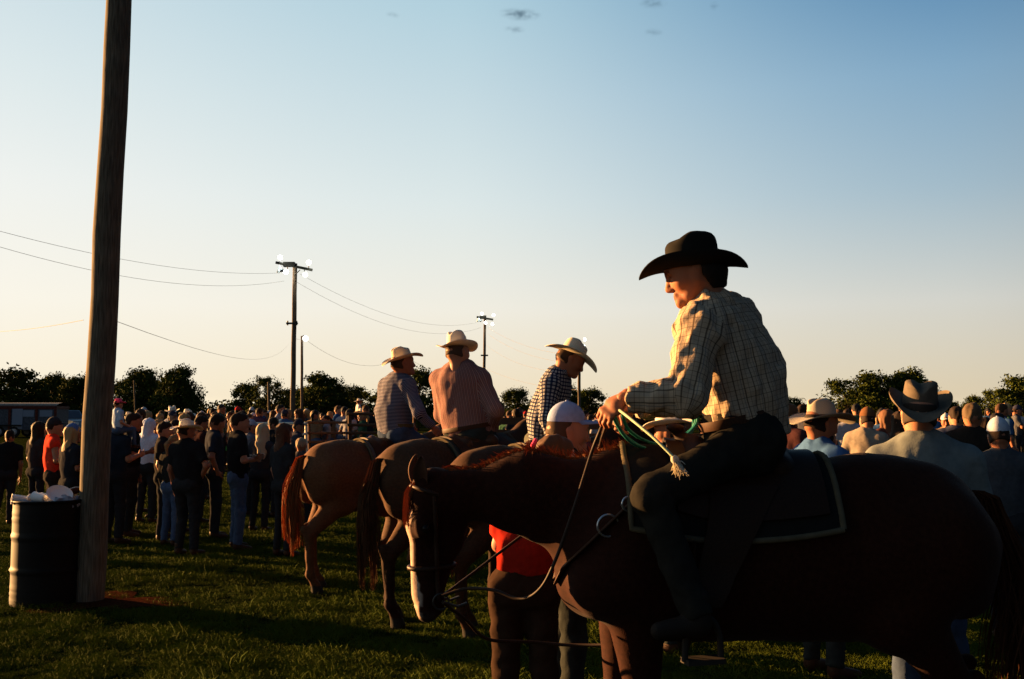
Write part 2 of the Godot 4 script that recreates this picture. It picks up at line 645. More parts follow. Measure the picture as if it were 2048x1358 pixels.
func face_colours(g: Geo) -> void:
	for i in g.v.size():
		var p := g.v[i]
		var c := Color(1, 1, 1)
		if p.z < -0.05:
			var e := Vector2(absf(p.x) - 0.033, p.y - 0.009)
			if Vector2(e.x * 0.6, e.y).length() < 0.006: c = Color(0.16, 0.12, 0.1)
			if absf(p.y - 0.034) < 0.006 and absf(p.x) > 0.012 and absf(p.x) < 0.052: c = Color(0.35, 0.28, 0.24)
			if p.y < -0.056 and p.y > -0.08 and absf(p.x) < 0.026 and p.z < -0.088: c = Color(0.85, 0.68, 0.64)
			if absf(p.y + 0.067) < 0.0025 and absf(p.x) < 0.024 and p.z < -0.08: c = Color(0.4, 0.25, 0.25)
		g.c[i] = c

# right hand, wrist at the origin, fingers to -y, palm towards -z, thumb towards -x
func make_hand(curl: float) -> Geo:
	var f := Field.new()
	f.add(Vector3(0, 0.02, 0), Vector3(0, -0.03, 0), 0.026, 0.03, 0.012, Vector3(1, 1, 1.35))
	f.add(Vector3(-0.02, -0.05, 0), Vector3(0.022, -0.045, 0), 0.024, 0.022, 0.015, Vector3(1, 1, 1.7))
	f.add(Vector3(-0.02, -0.085, 0), Vector3(0.024, -0.08, 0), 0.015, 0.014, 0.012, Vector3(1, 1, 1.3))
	var lens := [0.075, 0.083, 0.077, 0.06]
	for i in 4:
		var a := Vector3(-0.03 + i * 0.02, -0.085 - [0.004, 0.008, 0.005, -0.004][i], 0)
		var w := curl * 0.6
		for k in 3:
			w += curl * (0.55 if k else 0.0)
			var b: Vector3 = a + Vector3((i - 1.5) * 0.003, -cos(w), -sin(w)) * lens[i] * [0.45, 0.31, 0.24][k]
			f.add(a, b, 0.0095 - k * 0.0007, 0.0088 - k * 0.0007, 0.004)
			a = b
	f.add(Vector3(-0.02, -0.02, -0.008), Vector3(-0.045, -0.052, -0.018), 0.016, 0.012, 0.012)
	var tip := Vector3(-0.05, -0.08, -0.024 - 0.014 * curl)
	f.add(Vector3(-0.045, -0.052, -0.018), tip, 0.011, 0.0098, 0.004)
	f.add(tip, tip + Vector3(0.004 + 0.016 * curl, -0.024, -0.008 - 0.008 * curl), 0.0098, 0.008, 0.004)
	return f.geo(0.0038)

# cowboy hat: origin at the middle of the head opening, facing -z; returns [crown, brim, band]
func cowboy_hat(a := 0.105, b := 0.085, L := 0.21, W := 0.185, h := 0.125, curl := 0.07, dip := 0.025, taper := 0.86, pinch := 0.35) -> Array:
	var crown := Geo.new()
	var brim := Geo.new()
	var band := Geo.new()
	var N := 48
	var rows := []
	for j in 13:
		var y := 0.0
		var sc := 1.0
		if j < 7:
			y = h * j / 7.0
			sc = lerpf(1.0, taper, j / 7.0)
		else:
			var w := (j - 6) / 6.0
			sc = taper * cos(w * PI * 0.5) if j < 12 else 0.02
			sc = maxf(sc, 0.02)
			y = h * (0.86 + 0.16 * sin(w * PI * 0.5))
		var row := PackedVector3Array()
		for i in N:
			var t := TAU * i / N
			var x := b * sc * sin(t)
			var z := a * sc * cos(t)
			var yy := y
			var up := smoothstep(h * 0.55, h * 0.95, y)
			var fr := clampf(-z / a, 0, 1)
			x *= 1.0 - pinch * fr * up
			yy -= up * 0.034 * exp(-pow(x / 0.028, 2.0)) * (1.0 - 0.3 * fr)
			yy -= up * 0.02 * fr
			yy -= up * 0.018 * exp(-(pow((absf(x) - 0.05) / 0.02, 2.0) + pow((z + 0.05) / 0.035, 2.0)))
			row.append(Vector3(x, yy, z))
		rows.append(row)
	crown.grid(rows, true, true)
	crown.cap(rows[-1], false)
	var top := []
	var bot := []
	for j in 11:
		var t := j / 10.0
		var r1 := PackedVector3Array()
		var r2 := PackedVector3Array()
		for i in N:
			var w := TAU * i / N
			var s := absf(sin(w))
			var cu := curl * pow(s, 1.7) * (0.75 + 0.25 * cos(w * 2.0))
			var y := cu * pow(t, 1.7) - dip * pow(cos(w), 2.0) * pow(t, 1.4) * (1.0 if cos(w) < 0 else 0.6)
			var wide := W - curl * 0.45 * t * s
			var x := lerpf(b, wide, t) * sin(w)
			var z := lerpf(a, L, t) * cos(w)
			r1.append(Vector3(x, y + 0.002, z)); r2.append(Vector3(x, y - 0.002, z))
		top.append(r1); bot.append(r2)
	brim.grid(top, true, false)
	brim.grid(bot, true, true)
	brim.grid([top[-1], bot[-1]], true, false)
	brim.grid([bot[0], top[0]], true, false)
	var b1 := PackedVector3Array()
	var b2 := PackedVector3Array()
	for i in N:
		var w := TAU * i / N
		b1.append(Vector3((b + 0.003) * sin(w), 0.001, (a + 0.003) * cos(w)))
		b2.append(Vector3((b * 0.975 + 0.003) * sin(w), 0.02, (a * 0.975 + 0.003) * cos(w)))
	band.grid([b1, b2], true, true)
	return [crown, brim, band]

func wear_hat(p: Node3D, xf: Transform3D, hm: Material, bm: Material, parts: Array) -> void:
	var hat := Node3D.new()
	hat.name = "hat"
	p.add_child(hat, true)
	hat.transform = xf
	put("crown", parts[0], hm, hat)
	put("brim", parts[1], hm, hat)
	put("hat_band", parts[2], bm, hat)

# cap: [dome, bill]
func cap_shapes() -> Array:
	var dome := Geo.new()
	var rows := []
	for j in 9:
		var w := j / 8.0 * PI * 0.5
		var row := PackedVector3Array()
		for i in 32:
			var t := TAU * i / 32
			var gore := 1.0 - 0.012 * pow(absf(cos(t * 3.0)), 12.0)
			row.append(Vector3(0.089 * cos(w) * sin(t) * gore, 0.115 * sin(w), 0.109 * cos(w) * cos(t) * gore))
		rows.append(row)
	dome.grid(rows, true, true)
	var button := Geo.new()
	button.lathe([Vector2(0.012, 0.112), Vector2(0.009, 0.12), Vector2(0.001, 0.122)], 10)
	dome.add(button)
	var bill := Geo.new()
	var t1 := []
	var t2 := []
	for j in 7:
		var r1 := PackedVector3Array()
		var r2 := PackedVector3Array()
		for i in 13:
			var w := -1.15 + 2.3 * i / 12.0
			var s := j / 6.0
			var x := sin(w) * lerpf(0.089, 0.082, s)
			var z := -cos(w) * 0.109 - s * 0.085 * cos(w * 1.1)
			var y := 0.004 + 0.012 * cos(w) - s * 0.016 - 0.2 * x * x * 10.0 * 0.3
			r1.append(Vector3(x, y + 0.0025, z)); r2.append(Vector3(x, y - 0.0025, z))
		t1.append(r1); t2.append(r2)
	bill.grid(t1, false, true)
	bill.grid(t2, false, false)
	bill.grid([t1[-1], t2[-1]], false, true)
	return [dome, bill]

func wear_cap(p: Node3D, xf: Transform3D, dm: Material, bm: Material, caps: Array) -> void:
	var o := Node3D.new()
	o.name = "cap"
	p.add_child(o, true)
	o.transform = xf
	put("cap_dome", caps[0], dm, o)
	put("bill", caps[1], bm, o)

# hair in the head frame; kind: short, long, bun, hood
func hair_geo(kind: String, cell := 0.007) -> Geo:
	var f := Field.new()
	f.noise = folds; f.amp = 0.01; f.ns = Vector3(16, 6, 16)
	match kind:
		"short":
			f.add(Vector3(0, 0.052, 0.024), Vector3(0, 0.052, -0.018), 0.1, 0.093, 0.02, Vector3(1.2, 1, 1))
			f.add(Vector3(0, 0.0, 0.075), Vector3(0, -0.035, 0.07), 0.05, 0.035, 0.03, Vector3(0.8, 1, 1))
			f.twin(Vector3(0.09, 0.004, 0.006), Vector3(0.095, 0.0, 0.006), 0.026, 0.026, 0.006, Vector3.ONE, -1)
			f.cuts = [Plane(Vector3(0, -0.75, -0.66).normalized(), 0.0)]
		"fringe":
			f.amp = 0.003
			f.add(Vector3(0, 0.045, 0.02), Vector3(0, 0.0, 0.022), 0.104, 0.1, 0.02, Vector3(1.2, 1, 1))
			f.add(Vector3(0, -0.02, 0.06), Vector3(0, -0.06, 0.06), 0.07, 0.05, 0.03, Vector3(0.95, 1, 1))
			f.twin(Vector3(0.09, 0.0, 0.004), Vector3(0.095, 0.0, 0.004), 0.03, 0.03, 0.006, Vector3.ONE, -1)
			f.cuts = [Plane(Vector3(0, 1, 0), 0.075), Plane(Vector3(0, -0.35, -0.94), -0.021), Plane(Vector3(0, -1, 0), 0.082)]
		"cropped":
			f.amp = 0.002
			f.add(Vector3(0, 0.045, 0.02), Vector3(0, 0.0, 0.022), 0.101, 0.097, 0.02, Vector3(1.22, 1, 1))
			f.add(Vector3(0, -0.02, 0.06), Vector3(0, -0.05, 0.06), 0.066, 0.05, 0.03, Vector3(0.95, 1, 1))
			f.twin(Vector3(0.09, 0.0, 0.004), Vector3(0.095, 0.0, 0.004), 0.03, 0.03, 0.006, Vector3.ONE, -1)
			f.cuts = [Plane(Vector3(0, 1, 0), 0.075), Plane(Vector3(0, -0.2, -0.98), -0.012), Plane(Vector3(0, -0.94, 0.34).normalized(), 0.052)]
		"long":
			f.add(Vector3(0, 0.052, 0.024), Vector3(0, 0.05, -0.018), 0.104, 0.097, 0.02, Vector3(1.18, 1, 1))
			f.add(Vector3(0, 0.03, 0.05), Vector3(0, -0.2, 0.075), 0.085, 0.075, 0.04, Vector3(0.85, 1, 1.3))
			f.add(Vector3(0, -0.2, 0.075), Vector3(0, -0.42, 0.11), 0.075, 0.045, 0.04, Vector3(0.75, 1, 1.4))
			f.twin(Vector3(0.075, 0.02, 0.01), Vector3(0.085, -0.2, 0.0), 0.03, 0.035, 0.03)
			f.add(Vector3(0, -0.04, -0.13), Vector3(0, 0.02, -0.13), 0.06, 0.065, 0.02, Vector3.ONE, Basis.IDENTITY, -1)
		"pony":
			f.add(Vector3(0, 0.052, 0.024), Vector3(0, 0.052, -0.018), 0.1, 0.093, 0.02, Vector3(1.2, 1, 1))
			f.add(Vector3(0, 0.04, 0.12), Vector3(0, -0.02, 0.17), 0.03, 0.04, 0.02)
			f.add(Vector3(0, -0.02, 0.17), Vector3(0, -0.2, 0.14), 0.04, 0.022, 0.02)
			f.cuts = [Plane(Vector3(0, -0.6, -0.8).normalized(), 0.005)]
		"hood":
			f.add(Vector3(0, 0.05, 0.02), Vector3(0, 0.045, -0.025), 0.115, 0.105, 0.02, Vector3(1.15, 1, 1))
			f.add(Vector3(0, -0.02, 0.04), Vector3(0, -0.16, 0.04), 0.095, 0.105, 0.03)
			f.add(Vector3(0, -0.02, -0.14), Vector3(0, 0.03, -0.15), 0.065, 0.07, 0.02, Vector3.ONE, Basis.IDENTITY, -1)
		"beard":
			f.add(Vector3(0, -0.08, -0.05), Vector3(0, -0.105, -0.065), 0.05, 0.032, 0.02)
			f.twin(Vector3(0.06, -0.02, -0.01), Vector3(0.045, -0.08, -0.03), 0.02, 0.026, 0.02)
			f.add(Vector3(0, -0.03, -0.11), Vector3(0, -0.055, -0.115), 0.03, 0.022, 0.01, Vector3.ONE, Basis.IDENTITY, -1)
	return f.geo(cell)

# ---------------------------------------------------------------- people
# J: joints in the person's own frame; look: materials and widths
func person_parts(p: Node3D, J: Dictionary, look: Dictionary) -> void:
	var cell: float = look.get("cell", 0.02)
	var W: float = look.get("W", 0.19)
	var Dp: float = look.get("D", 0.125)
	var up: Vector3 = (J.ch - J.pel).normalized()
	var lat: Vector3 = (J.sr - J.sl)
	lat = (lat - up * lat.dot(up)).normalized()
	var R := Basis(lat, up, lat.cross(up))
	var latp: Vector3 = (J.hr - J.hl).normalized()
	var Rp := Basis(latp, Vector3.UP, latp.cross(Vector3.UP)).orthonormalized()
	var flat := Vector3(1, 1, W / Dp)
	var sleeve: String = look.get("sleeve", "short")
	var hb: Basis = J.get("hb", Basis.IDENTITY)
	var hx := Transform3D(hb, J.hd)
	# the body: neck, trunk, arms; head and hands meshed finer and added to it
	var s := Field.new()
	s.add(J.ch - up * 0.05, J.hd + hb * Vector3(0, -0.09, 0.035), 0.062, 0.055, 0.03)
	s.add(J.pel + up * 0.12, J.ch - up * 0.1, W * 0.72, W * 0.72, 0.04, flat, R)
	s.add(J.sl, J.sr, 0.045, 0.045, 0.05)
	var gr: float = look.get("girth", 1.0)
	for k in [["sl", "el", "wl"], ["sr", "er", "wr"]]:
		s.add(J[k[0]], J[k[1]], 0.05 * gr, 0.04 * gr, 0.03)
		s.add(J[k[1]], J[k[2]], 0.042 * gr, 0.027, 0.02)
	var body := s.geo(minf(cell, 0.014))
	body.add(head_geo if cell < 0.016 else head_far, hx)
	for k in [["el", "wl", -1.0, "hpl"], ["er", "wr", 1.0, "hpr"]]:
		var fd: Vector3 = (J[k[1]] - J[k[0]]).normalized()
		if look.has("drop"): fd = (fd + Vector3.DOWN * look.drop).normalized()
		var palm: Vector3 = J.get(k[3], lat * -k[2])
		palm = (palm - fd * palm.dot(fd)).normalized()
		var yb := -fd
		var zb := -palm
		var hbz := Basis(yb.cross(zb) * -k[2], yb, zb)
		body.add(hand_grip if look.get("grip", false) else hand_open, Transform3D(hbz, J[k[1]]))
	put("body", body, look.skin, p)
	# the shirt
	if look.has("shirt"):
		var f := Field.new()
		f.noise = folds; f.amp = look.get("folds", 0.012); f.ns = look.get("fine", Vector3(7, 4, 7))
		var mid: Vector3 = J.get("mid", J.pel.lerp(J.ch, 0.4))
		var hem: float = look.get("hem", 0.06)
		f.add(J.pel - up * (hem + 0.1), mid, W * look.get("waist", 0.95), W * 0.93, 0.05, flat, R)
		f.add(mid, J.pel.lerp(J.ch, 0.78), W * 0.94, W * 0.98, 0.06, flat, R)
		f.add(J.sl, J.sr, 0.068, 0.068, 0.07)
		f.add(J.ch + up * 0.03, J.sl, 0.052, 0.06, 0.06)
		f.add(J.ch + up * 0.03, J.sr, 0.052, 0.06, 0.06)
		var ga: float = look.get("garm", 1.0)
		for k in [["sl", "el", "wl"], ["sr", "er", "wr"]]:
			if sleeve == "long":
				f.add(J[k[0]], J[k[1]], 0.07 * ga, 0.056 * ga, 0.04)
				f.add(J[k[1]], J[k[1]].lerp(J[k[2]], 0.93), 0.056 * ga, 0.041 * ga, 0.03, Vector3.ONE, Basis.IDENTITY, 1)
			elif sleeve == "short":
				f.add(J[k[0]], J[k[0]].lerp(J[k[1]], 0.78), 0.069 * ga, 0.064 * ga, 0.04, Vector3.ONE, Basis.IDENTITY, 1)
		f.cuts = [Plane(-up, -(J.pel - up * hem).dot(up))]
		if look.has("hem_cut"): f.cuts = [look.hem_cut]
		var g := f.geo(cell)
		if look.has("weave"):
			g = lay_cloth(g, [[J.pel, J.ch, W * 0.8, -R.z], [J.sl, J.el, 0.06, R.z], [J.el, J.wl, 0.05, R.z], [J.sr, J.er, 0.06, R.z], [J.er, J.wr, 0.05, R.z]])
		put("shirt", g, look.shirt, p)
	if look.has("collar"):
		var cg := Geo.new()
		var r1 := PackedVector3Array()
		var r2 := PackedVector3Array()
		var r3 := PackedVector3Array()
		var nd: Vector3 = (J.hd - J.ch).normalized()
		for i in 25:
			var w := TAU * (i - 12) / 25.0
			var d := R.x * sin(w) + R.z * cos(w)
			var open := smoothstep(2.2, 3.1, absf(w))
			r1.append(J.ch + up * 0.03 + d * 0.082 - nd * 0.02 * open)
			r2.append(J.ch + nd * (0.088 - 0.025 * open) + d * 0.07)
			r3.append(J.ch + nd * 0.034 + d * 0.098 - nd * 0.03 * open)
		cg.grid([r1, r2, r3], false, true)
		put("collar", cg, look.collar, p)
	# trousers
	var t := Field.new()
	t.noise = folds; t.amp = look.get("creases", 0.012); t.ns = Vector3(9, 9, 9)
	t.add(J.hl + latp * 0.02, J.hr - latp * 0.02, 0.116 * W / 0.19, 0.116 * W / 0.19, 0.05)
	t.add(J.pel, J.pel + up * 0.08, W * 0.86, W * 0.84, 0.05, flat, R)
	t.add(J.hl - Rp.z * -0.02, J.hr - Rp.z * -0.02, 0.094, 0.094, 0.05)
	var tl: float = look.get("trouser", 1.0)
	for k in [["hl", "kl", "al"], ["hr", "kr", "ar"]]:
		t.add(J[k[0]], J[k[1]], 0.094 * gr, 0.07 * gr, 0.04)
		if tl > 0.5: t.add(J[k[1]], J[k[2]], 0.069 * gr, 0.056, 0.03, Vector3.ONE, Basis.IDENTITY, 1)
	t.cuts = [Plane(up, (J.pel + up * look.get("rise", 0.1)).dot(up))]
	put("trousers", t.geo(cell), look.pants, p)
	if tl <= 0.5:
		var sh := Field.new()
		for k in [["kl", "al"], ["kr", "ar"]]:
			sh.add(J[k[0]], J[k[1]], 0.058, 0.036, 0.03)
		put("shins", sh.geo(0.014), look.skin, p)
	for k in [["al", "tl"], ["ar", "tr"]]:
		if not look.has("shoe"): break
		var b := Field.new()
		b.add(J[k[0]] + Vector3(0, 0.06, 0), J[k[0]] - Vector3(0, 0.02, 0), 0.046, 0.044, 0.03)
		b.add(J[k[0]] - Vector3(0, 0.03, 0), J[k[1]], 0.045, 0.032, 0.03)
		put("shoe", b.geo(0.012), look.shoe, p)
	if look.has("belt"):
		var bl := Geo.new()
		var bp := PackedVector3Array()
		for i in 25:
			var w := TAU * i / 24.0
			bp.append(J.pel + up * 0.075 + R.x * sin(w) * (W * 0.9 + 0.008) + R.z * cos(w) * (Dp * 0.9 + 0.008))
		var q := []
		for e in [[-0.018, 0.0], [-0.018, 0.006], [0.018, 0.006], [0.018, 0.0]]:
			var row := PackedVector3Array()
			for x in bp: row.append(x + up * e[0] + (x - J.pel - up * 0.075).normalized() * e[1])
			q.append(row)
		bl.grid(q, false, false)
		put("belt", bl, look.belt, p)
	if look.has("hair"):
		var ho := put("hair", hair_of(look.hair[0], cell), look.hair[1], p)
		ho.transform = hx
	if look.has("beard"):
		var bo := put("beard", hair_of("beard", cell), look.beard, p)
		bo.transform = hx
	var hatx := hx * Transform3D(Basis(Vector3.RIGHT, look.get("hat_tilt", 0.0)), Vector3(0, 0.062 - look.get("hat_drop", 0.0), 0.0))
	if look.has("hat"): wear_hat(p, hatx, look.hat[0], look.hat[1], look.hat[2])
	if look.has("cap"): wear_cap(p, hatx * Transform3D(Basis.IDENTITY, Vector3(0, 0.0, 0.012)), look.cap[0], look.cap[1], caps)

var hairs := {}
var caps: Array
func hair_of(kind: String, cell: float) -> Mesh:
	var key := kind + ("f" if cell > 0.013 else "n")
	if not hairs.has(key): hairs[key] = hair_geo(kind, 0.012 if cell > 0.013 else 0.006).done()
	return hairs[key]

func turn_head(yaw: float, pitch: float, roll := 0.0) -> Basis:
	# yaw 0 faces -z, positive to the left; pitch positive looks down
	return Basis(Vector3.UP, deg_to_rad(yaw)) * Basis(Vector3.RIGHT, deg_to_rad(-pitch)) * Basis(Vector3.BACK, deg_to_rad(roll))

func standing(over := {}) -> Dictionary:
	var J := {"pel": Vector3(0, 0.98, 0), "ch": Vector3(0, 1.46, 0.015), "hd": Vector3(0, 1.625, -0.015), "sl": Vector3(-0.175, 1.415, 0.01), "sr": Vector3(0.175, 1.415, 0.01),
		"el": Vector3(-0.235, 1.14, 0.03), "er": Vector3(0.235, 1.14, 0.03), "wl": Vector3(-0.24, 0.9, -0.05), "wr": Vector3(0.24, 0.9, -0.05),
		"hl": Vector3(-0.09, 0.93, 0), "hr": Vector3(0.09, 0.93, 0), "kl": Vector3(-0.1, 0.51, -0.015), "kr": Vector3(0.105, 0.51, -0.015),
		"al": Vector3(-0.115, 0.09, 0.02), "ar": Vector3(0.12, 0.09, 0.02), "tl": Vector3(-0.14, 0.035, -0.13), "tr": Vector3(0.15, 0.035, -0.13)}
	for k in over: J[k] = over[k]
	return J
# ---------------------------------------------------------------- horses: own frame, forward +x, feet on y = 0
# head frame: origin at the poll, x down the face to the muzzle, y out of the forehead, z to its side
func horse_head() -> Field:
	var f := Field.new()
	f.add(Vector3(0.0, -0.03, 0), Vector3(0.16, -0.01, 0), 0.085, 0.082, 0.04, Vector3(1, 1, 0.98))
	f.add(Vector3(0.15, 0.0, 0), Vector3(0.46, -0.02, 0), 0.062, 0.05, 0.03)
	f.add(Vector3(0.14, -0.1, 0), Vector3(0.22, -0.1, 0), 0.105, 0.085, 0.03, Vector3(1, 1, 1.45))
	f.add(Vector3(0.22, -0.11, 0), Vector3(0.45, -0.075, 0), 0.06, 0.036, 0.03)
	f.add(Vector3(0.455, -0.04, 0), Vector3(0.535, -0.045, 0), 0.06, 0.05, 0.03)
	f.add(Vector3(0.5, -0.09, 0), Vector3(0.52, -0.085, 0), 0.034, 0.03, 0.02)
	f.pair(Vector3(0.15, 0.03, 0.07), Vector3(0.19, 0.025, 0.075), 0.025, 0.022, 0.025)
	f.pair(Vector3(0.17, 0.005, 0.081), Vector3(0.172, 0.005, 0.081), 0.021, 0.021, 0.004)
	f.pair(Vector3(0.28, -0.05, 0.05), Vector3(0.36, -0.045, 0.045), 0.016, 0.012, 0.03)
	f.pair(Vector3(0.515, -0.015, 0.035), Vector3(0.535, -0.02, 0.04), 0.026, 0.022, 0.02)
	f.pair(Vector3(0.545, -0.015, 0.052), Vector3(0.53, 0.0, 0.06), 0.012, 0.008, 0.008, Vector3.ONE, -1)
	return f

func ear_geo() -> Geo:
	var g := Geo.new()
	var rows := []
	for j in 9:
		var t := j / 8.0
		var w := 0.036 * pow(sin(PI * minf(0.18 + t * 0.82, 1.0)), 0.7) + 0.001
		var row := PackedVector3Array()
		for i in 9:
			var s := -1.0 + i / 4.0
			row.append(Vector3(-0.135 * t, 0.012 * (1.0 - s * s) * -2.0 * (1 - t * 0.6) + 0.02 * sin(t * 2.6), w * s * 0.9))
		for i in 9:
			var s := 1.0 - i / 4.0
			row.append(Vector3(-0.135 * t, 0.012 * (1.0 - s * s) * -2.0 * (1 - t * 0.6) + 0.02 * sin(t * 2.6) - 0.006, w * s * 0.92))
		rows.append(row)
	g.grid(rows, true, true)
	return g

func horse_field(neck: Array, headx: Transform3D, legs: Dictionary) -> Field:
	var f := Field.new()
	f.add(Vector3(-0.36, 1.06, 0), Vector3(0.38, 1.05, 0), 0.33, 0.32, 0.08, Vector3(1, 1, 1.16))
	f.add(Vector3(-0.5, 1.25, 0), Vector3(-0.1, 1.24, 0), 0.17, 0.16, 0.08, Vector3(1, 1, 1.1))
	f.add(Vector3(0.28, 1.3, 0), Vector3(0.5, 1.32, 0), 0.13, 0.14, 0.1, Vector3(1, 1, 1.6))
	f.add(Vector3(-0.62, 1.18, 0), Vector3(-0.42, 1.22, 0), 0.24, 0.21, 0.08)
	f.pair(Vector3(-0.64, 1.11, 0.12), Vector3(-0.5, 1.1, 0.13), 0.22, 0.2, 0.06)
	f.pair(Vector3(-0.78, 1.1, 0.09), Vector3(-0.74, 0.95, 0.1), 0.12, 0.12, 0.05)
	f.add(Vector3(0.6, 1.06, 0), Vector3(0.62, 0.98, 0), 0.2, 0.17, 0.06)
	f.pair(Vector3(0.42, 1.22, 0.1), Vector3(0.6, 0.98, 0.15), 0.19, 0.145, 0.06)
	f.pair(Vector3(0.5, 1.0, 0.16), Vector3(0.42, 0.96, 0.15), 0.15, 0.13, 0.06)
	for s in [-1.0, 1.0]:
		var key := "near" if s < 0 else "off"
		var b: float = legs.get("hind_" + key, 0.0)
		var hk := Vector3(-0.8 + b, 0.57, 0.12 * s)
		var ft := Vector3(-0.78 + b * 1.15, 0.19, 0.12 * s)
		f.add(Vector3(-0.62, 1.05, 0.13 * s), Vector3(-0.5 + b * 0.4, 0.84, 0.16 * s), 0.21, 0.13, 0.05)
		f.add(Vector3(-0.54 + b * 0.4, 0.86, 0.15 * s), hk, 0.13, 0.06, 0.04)
		f.add(hk, hk + Vector3(-0.06, 0.045, 0), 0.056, 0.036, 0.03)
		f.add(hk, ft, 0.048, 0.036, 0.03)
		f.add(ft, ft + Vector3(0.005, 0.0, 0), 0.046, 0.044, 0.02)
		f.add(ft, ft + Vector3(0.06, -0.11, 0), 0.037, 0.04, 0.02)
		f.add(ft + Vector3(0.06, -0.1, 0), ft + Vector3(0.085, -0.19, 0), 0.043, 0.06, 0.012, Vector3.ONE, Basis.IDENTITY, 1)
		var c: float = legs.get("fore_" + key, 0.0)
		var kn := Vector3(0.5 + c, 0.5, 0.12 * s)
		var fo := Vector3(0.49 + c * 1.3, 0.19, 0.12 * s)
		f.add(Vector3(0.5, 0.92, 0.14 * s), kn, 0.12, 0.056, 0.04)
		f.add(kn + Vector3(0.008, 0.02, 0), kn + Vector3(0.006, -0.03, 0), 0.055, 0.05, 0.02)
		f.add(kn, fo, 0.044, 0.035, 0.02)
		f.add(fo, fo + Vector3(-0.006, 0, 0), 0.044, 0.042, 0.02)
		f.add(fo, fo + Vector3(0.06, -0.11, 0), 0.036, 0.04, 0.02)
		f.add(fo + Vector3(0.06, -0.1, 0), fo + Vector3(0.085, -0.19, 0), 0.043, 0.06, 0.012, Vector3.ONE, Basis.IDENTITY, 1)
	for i in neck.size() - 1:
		var a = neck[i]
		var b = neck[i + 1]
		f.add(a[0], b[0], a[1], b[1], 0.07, Vector3(1, 1, [1.55, 1.4, 1.25][mini(i, 2)]))
	f.within(horse_head(), headx)
	f.noise = folds; f.amp = 0.005; f.ns = Vector3(5, 4, 5)
	return f

func strand(g: Geo, path: PackedVector3Array, w: float, tint: Color, face: Vector3) -> void:
	g.col = tint
	var m := path.size()
	var b := g.v.size()
	for i in m:
		var d := (path[mini(i + 1, m - 1)] - path[maxi(i - 1, 0)]).normalized()
		var s := d.cross(face).normalized() * w * (1.0 - 0.75 * float(i) / (m - 1))
		g.p(path[i] - s); g.p(path[i] + s)
	for i in m - 1:
		g.q(b + i * 2, b + i * 2 + 1, b + i * 2 + 3, b + i * 2 + 2)

func tail_geo(r: RandomNumberGenerator, dock: Vector3, count: int, low := 0.42) -> Geo:
	var g := Geo.new()
	var locks := []
	for i in 11: locks.append(Vector3(r.randf_range(-1, 1), r.randf_range(-0.1, 0.14), r.randf_range(-1, 1)))
	for i in count:
		var o := Vector3(r.randf_range(-1, 1), 0, r.randf_range(-1, 1))
		if o.length() > 1.0: o = o.normalized() * r.randf()
		var lk: Vector3 = locks[i % 11]
		var end := low + lk.y + 0.3 * pow(r.randf(), 1.6)
		var path := PackedVector3Array()
		var wob := r.randf_range(-1, 1)
		for k in 9:
			var t := k / 8.0
			var back := -0.16 * sin(minf(t * 2.6, PI * 0.55)) + 0.05 * t
			var y := lerpf(dock.y, end, smoothstep(0.0, 1.0, t * 0.9 + 0.1 * t * t) if t < 0.15 else t)
			var wide := 0.028 + 0.06 * sin(minf(t * 2.2, 2.4)) 
			var q := o.lerp(Vector3(lk.x, 0, lk.z) * 1.15 + o * 0.22, smoothstep(0.25, 0.9, t))
			path.append(Vector3(dock.x + back + q.x * wide * 0.9 + 0.014 * wob * t, y, dock.z + q.z * wide + 0.02 * sin(t * 5.0 + lk.x * 3.0) * t + 0.008 * wob * t))
		var sh := r.randf_range(0.6, 1.25)
		strand(g, path, r.randf_range(0.0025, 0.005), Color(sh, sh, sh), Vector3(r.randf_range(-1, 1), 0, r.randf_range(-1, 1)).normalized())
	return g

# a sheet laid over the back; the outline in [x0, x1], hanging down to drop(x)
func drape(f: Field, ids: PackedInt32Array, x0: float, x1: float, nx: int, low: Callable, off: float, thick := 0.012) -> Array:
	var outer := []
	var inner := []
	for i in nx + 1:
		var x := lerpf(x0, x1, float(i) / nx)
		var r1 := PackedVector3Array()
		var r2 := PackedVector3Array()
		var M := 22
		var lowy: float = low.call(x)
		for j in M + 1:
			var s := -1.0 + 2.0 * j / M
			var wmax := acos(clampf((lowy - 1.08) / 0.40, -0.95, 0.95))
			var w := s * wmax
			var d := Vector3(0, cos(w), sin(w))
			var src := Vector3(x, 1.08, 0) + d * 0.62
			var h := f.onto(src, -d, ids, off, 0.5)
			r1.append(h + d * thick); r2.append(h)
		outer.append(r1); inner.append(r2)
	return [outer, inner]

func sheet(rows: Array) -> Geo:
	var g := Geo.new()
	var o: Array = rows[0]
	var n: Array = rows[1]
	g.grid(o, false, true)
	g.grid(n, false, false)
	g.grid([o[0], n[0]], false, false)
	g.grid([n[-1], o[-1]], false, false)
	var a := PackedVector3Array(); var b := PackedVector3Array(); var c := PackedVector3Array(); var d := PackedVector3Array()
	for i in o.size():
		a.append(o[i][0]); b.append(n[i][0]); c.append(o[i][-1]); d.append(n[i][-1])
	g.grid([a, b], false, true)
	g.grid([c, d], false, false)
	return g

func edge_of(rows: Array) -> PackedVector3Array:
	var o: Array = rows[0]
	var e := PackedVector3Array()
	for j in o[0].size(): e.append(o[0][j])
	for i in range(1, o.size()): e.append(o[i][-1])
	for j in range(o[0].size() - 2, -1, -1): e.append(o[-1][j])
	for i in range(o.size() - 2, -1, -1): e.append(o[i][0])
	return e

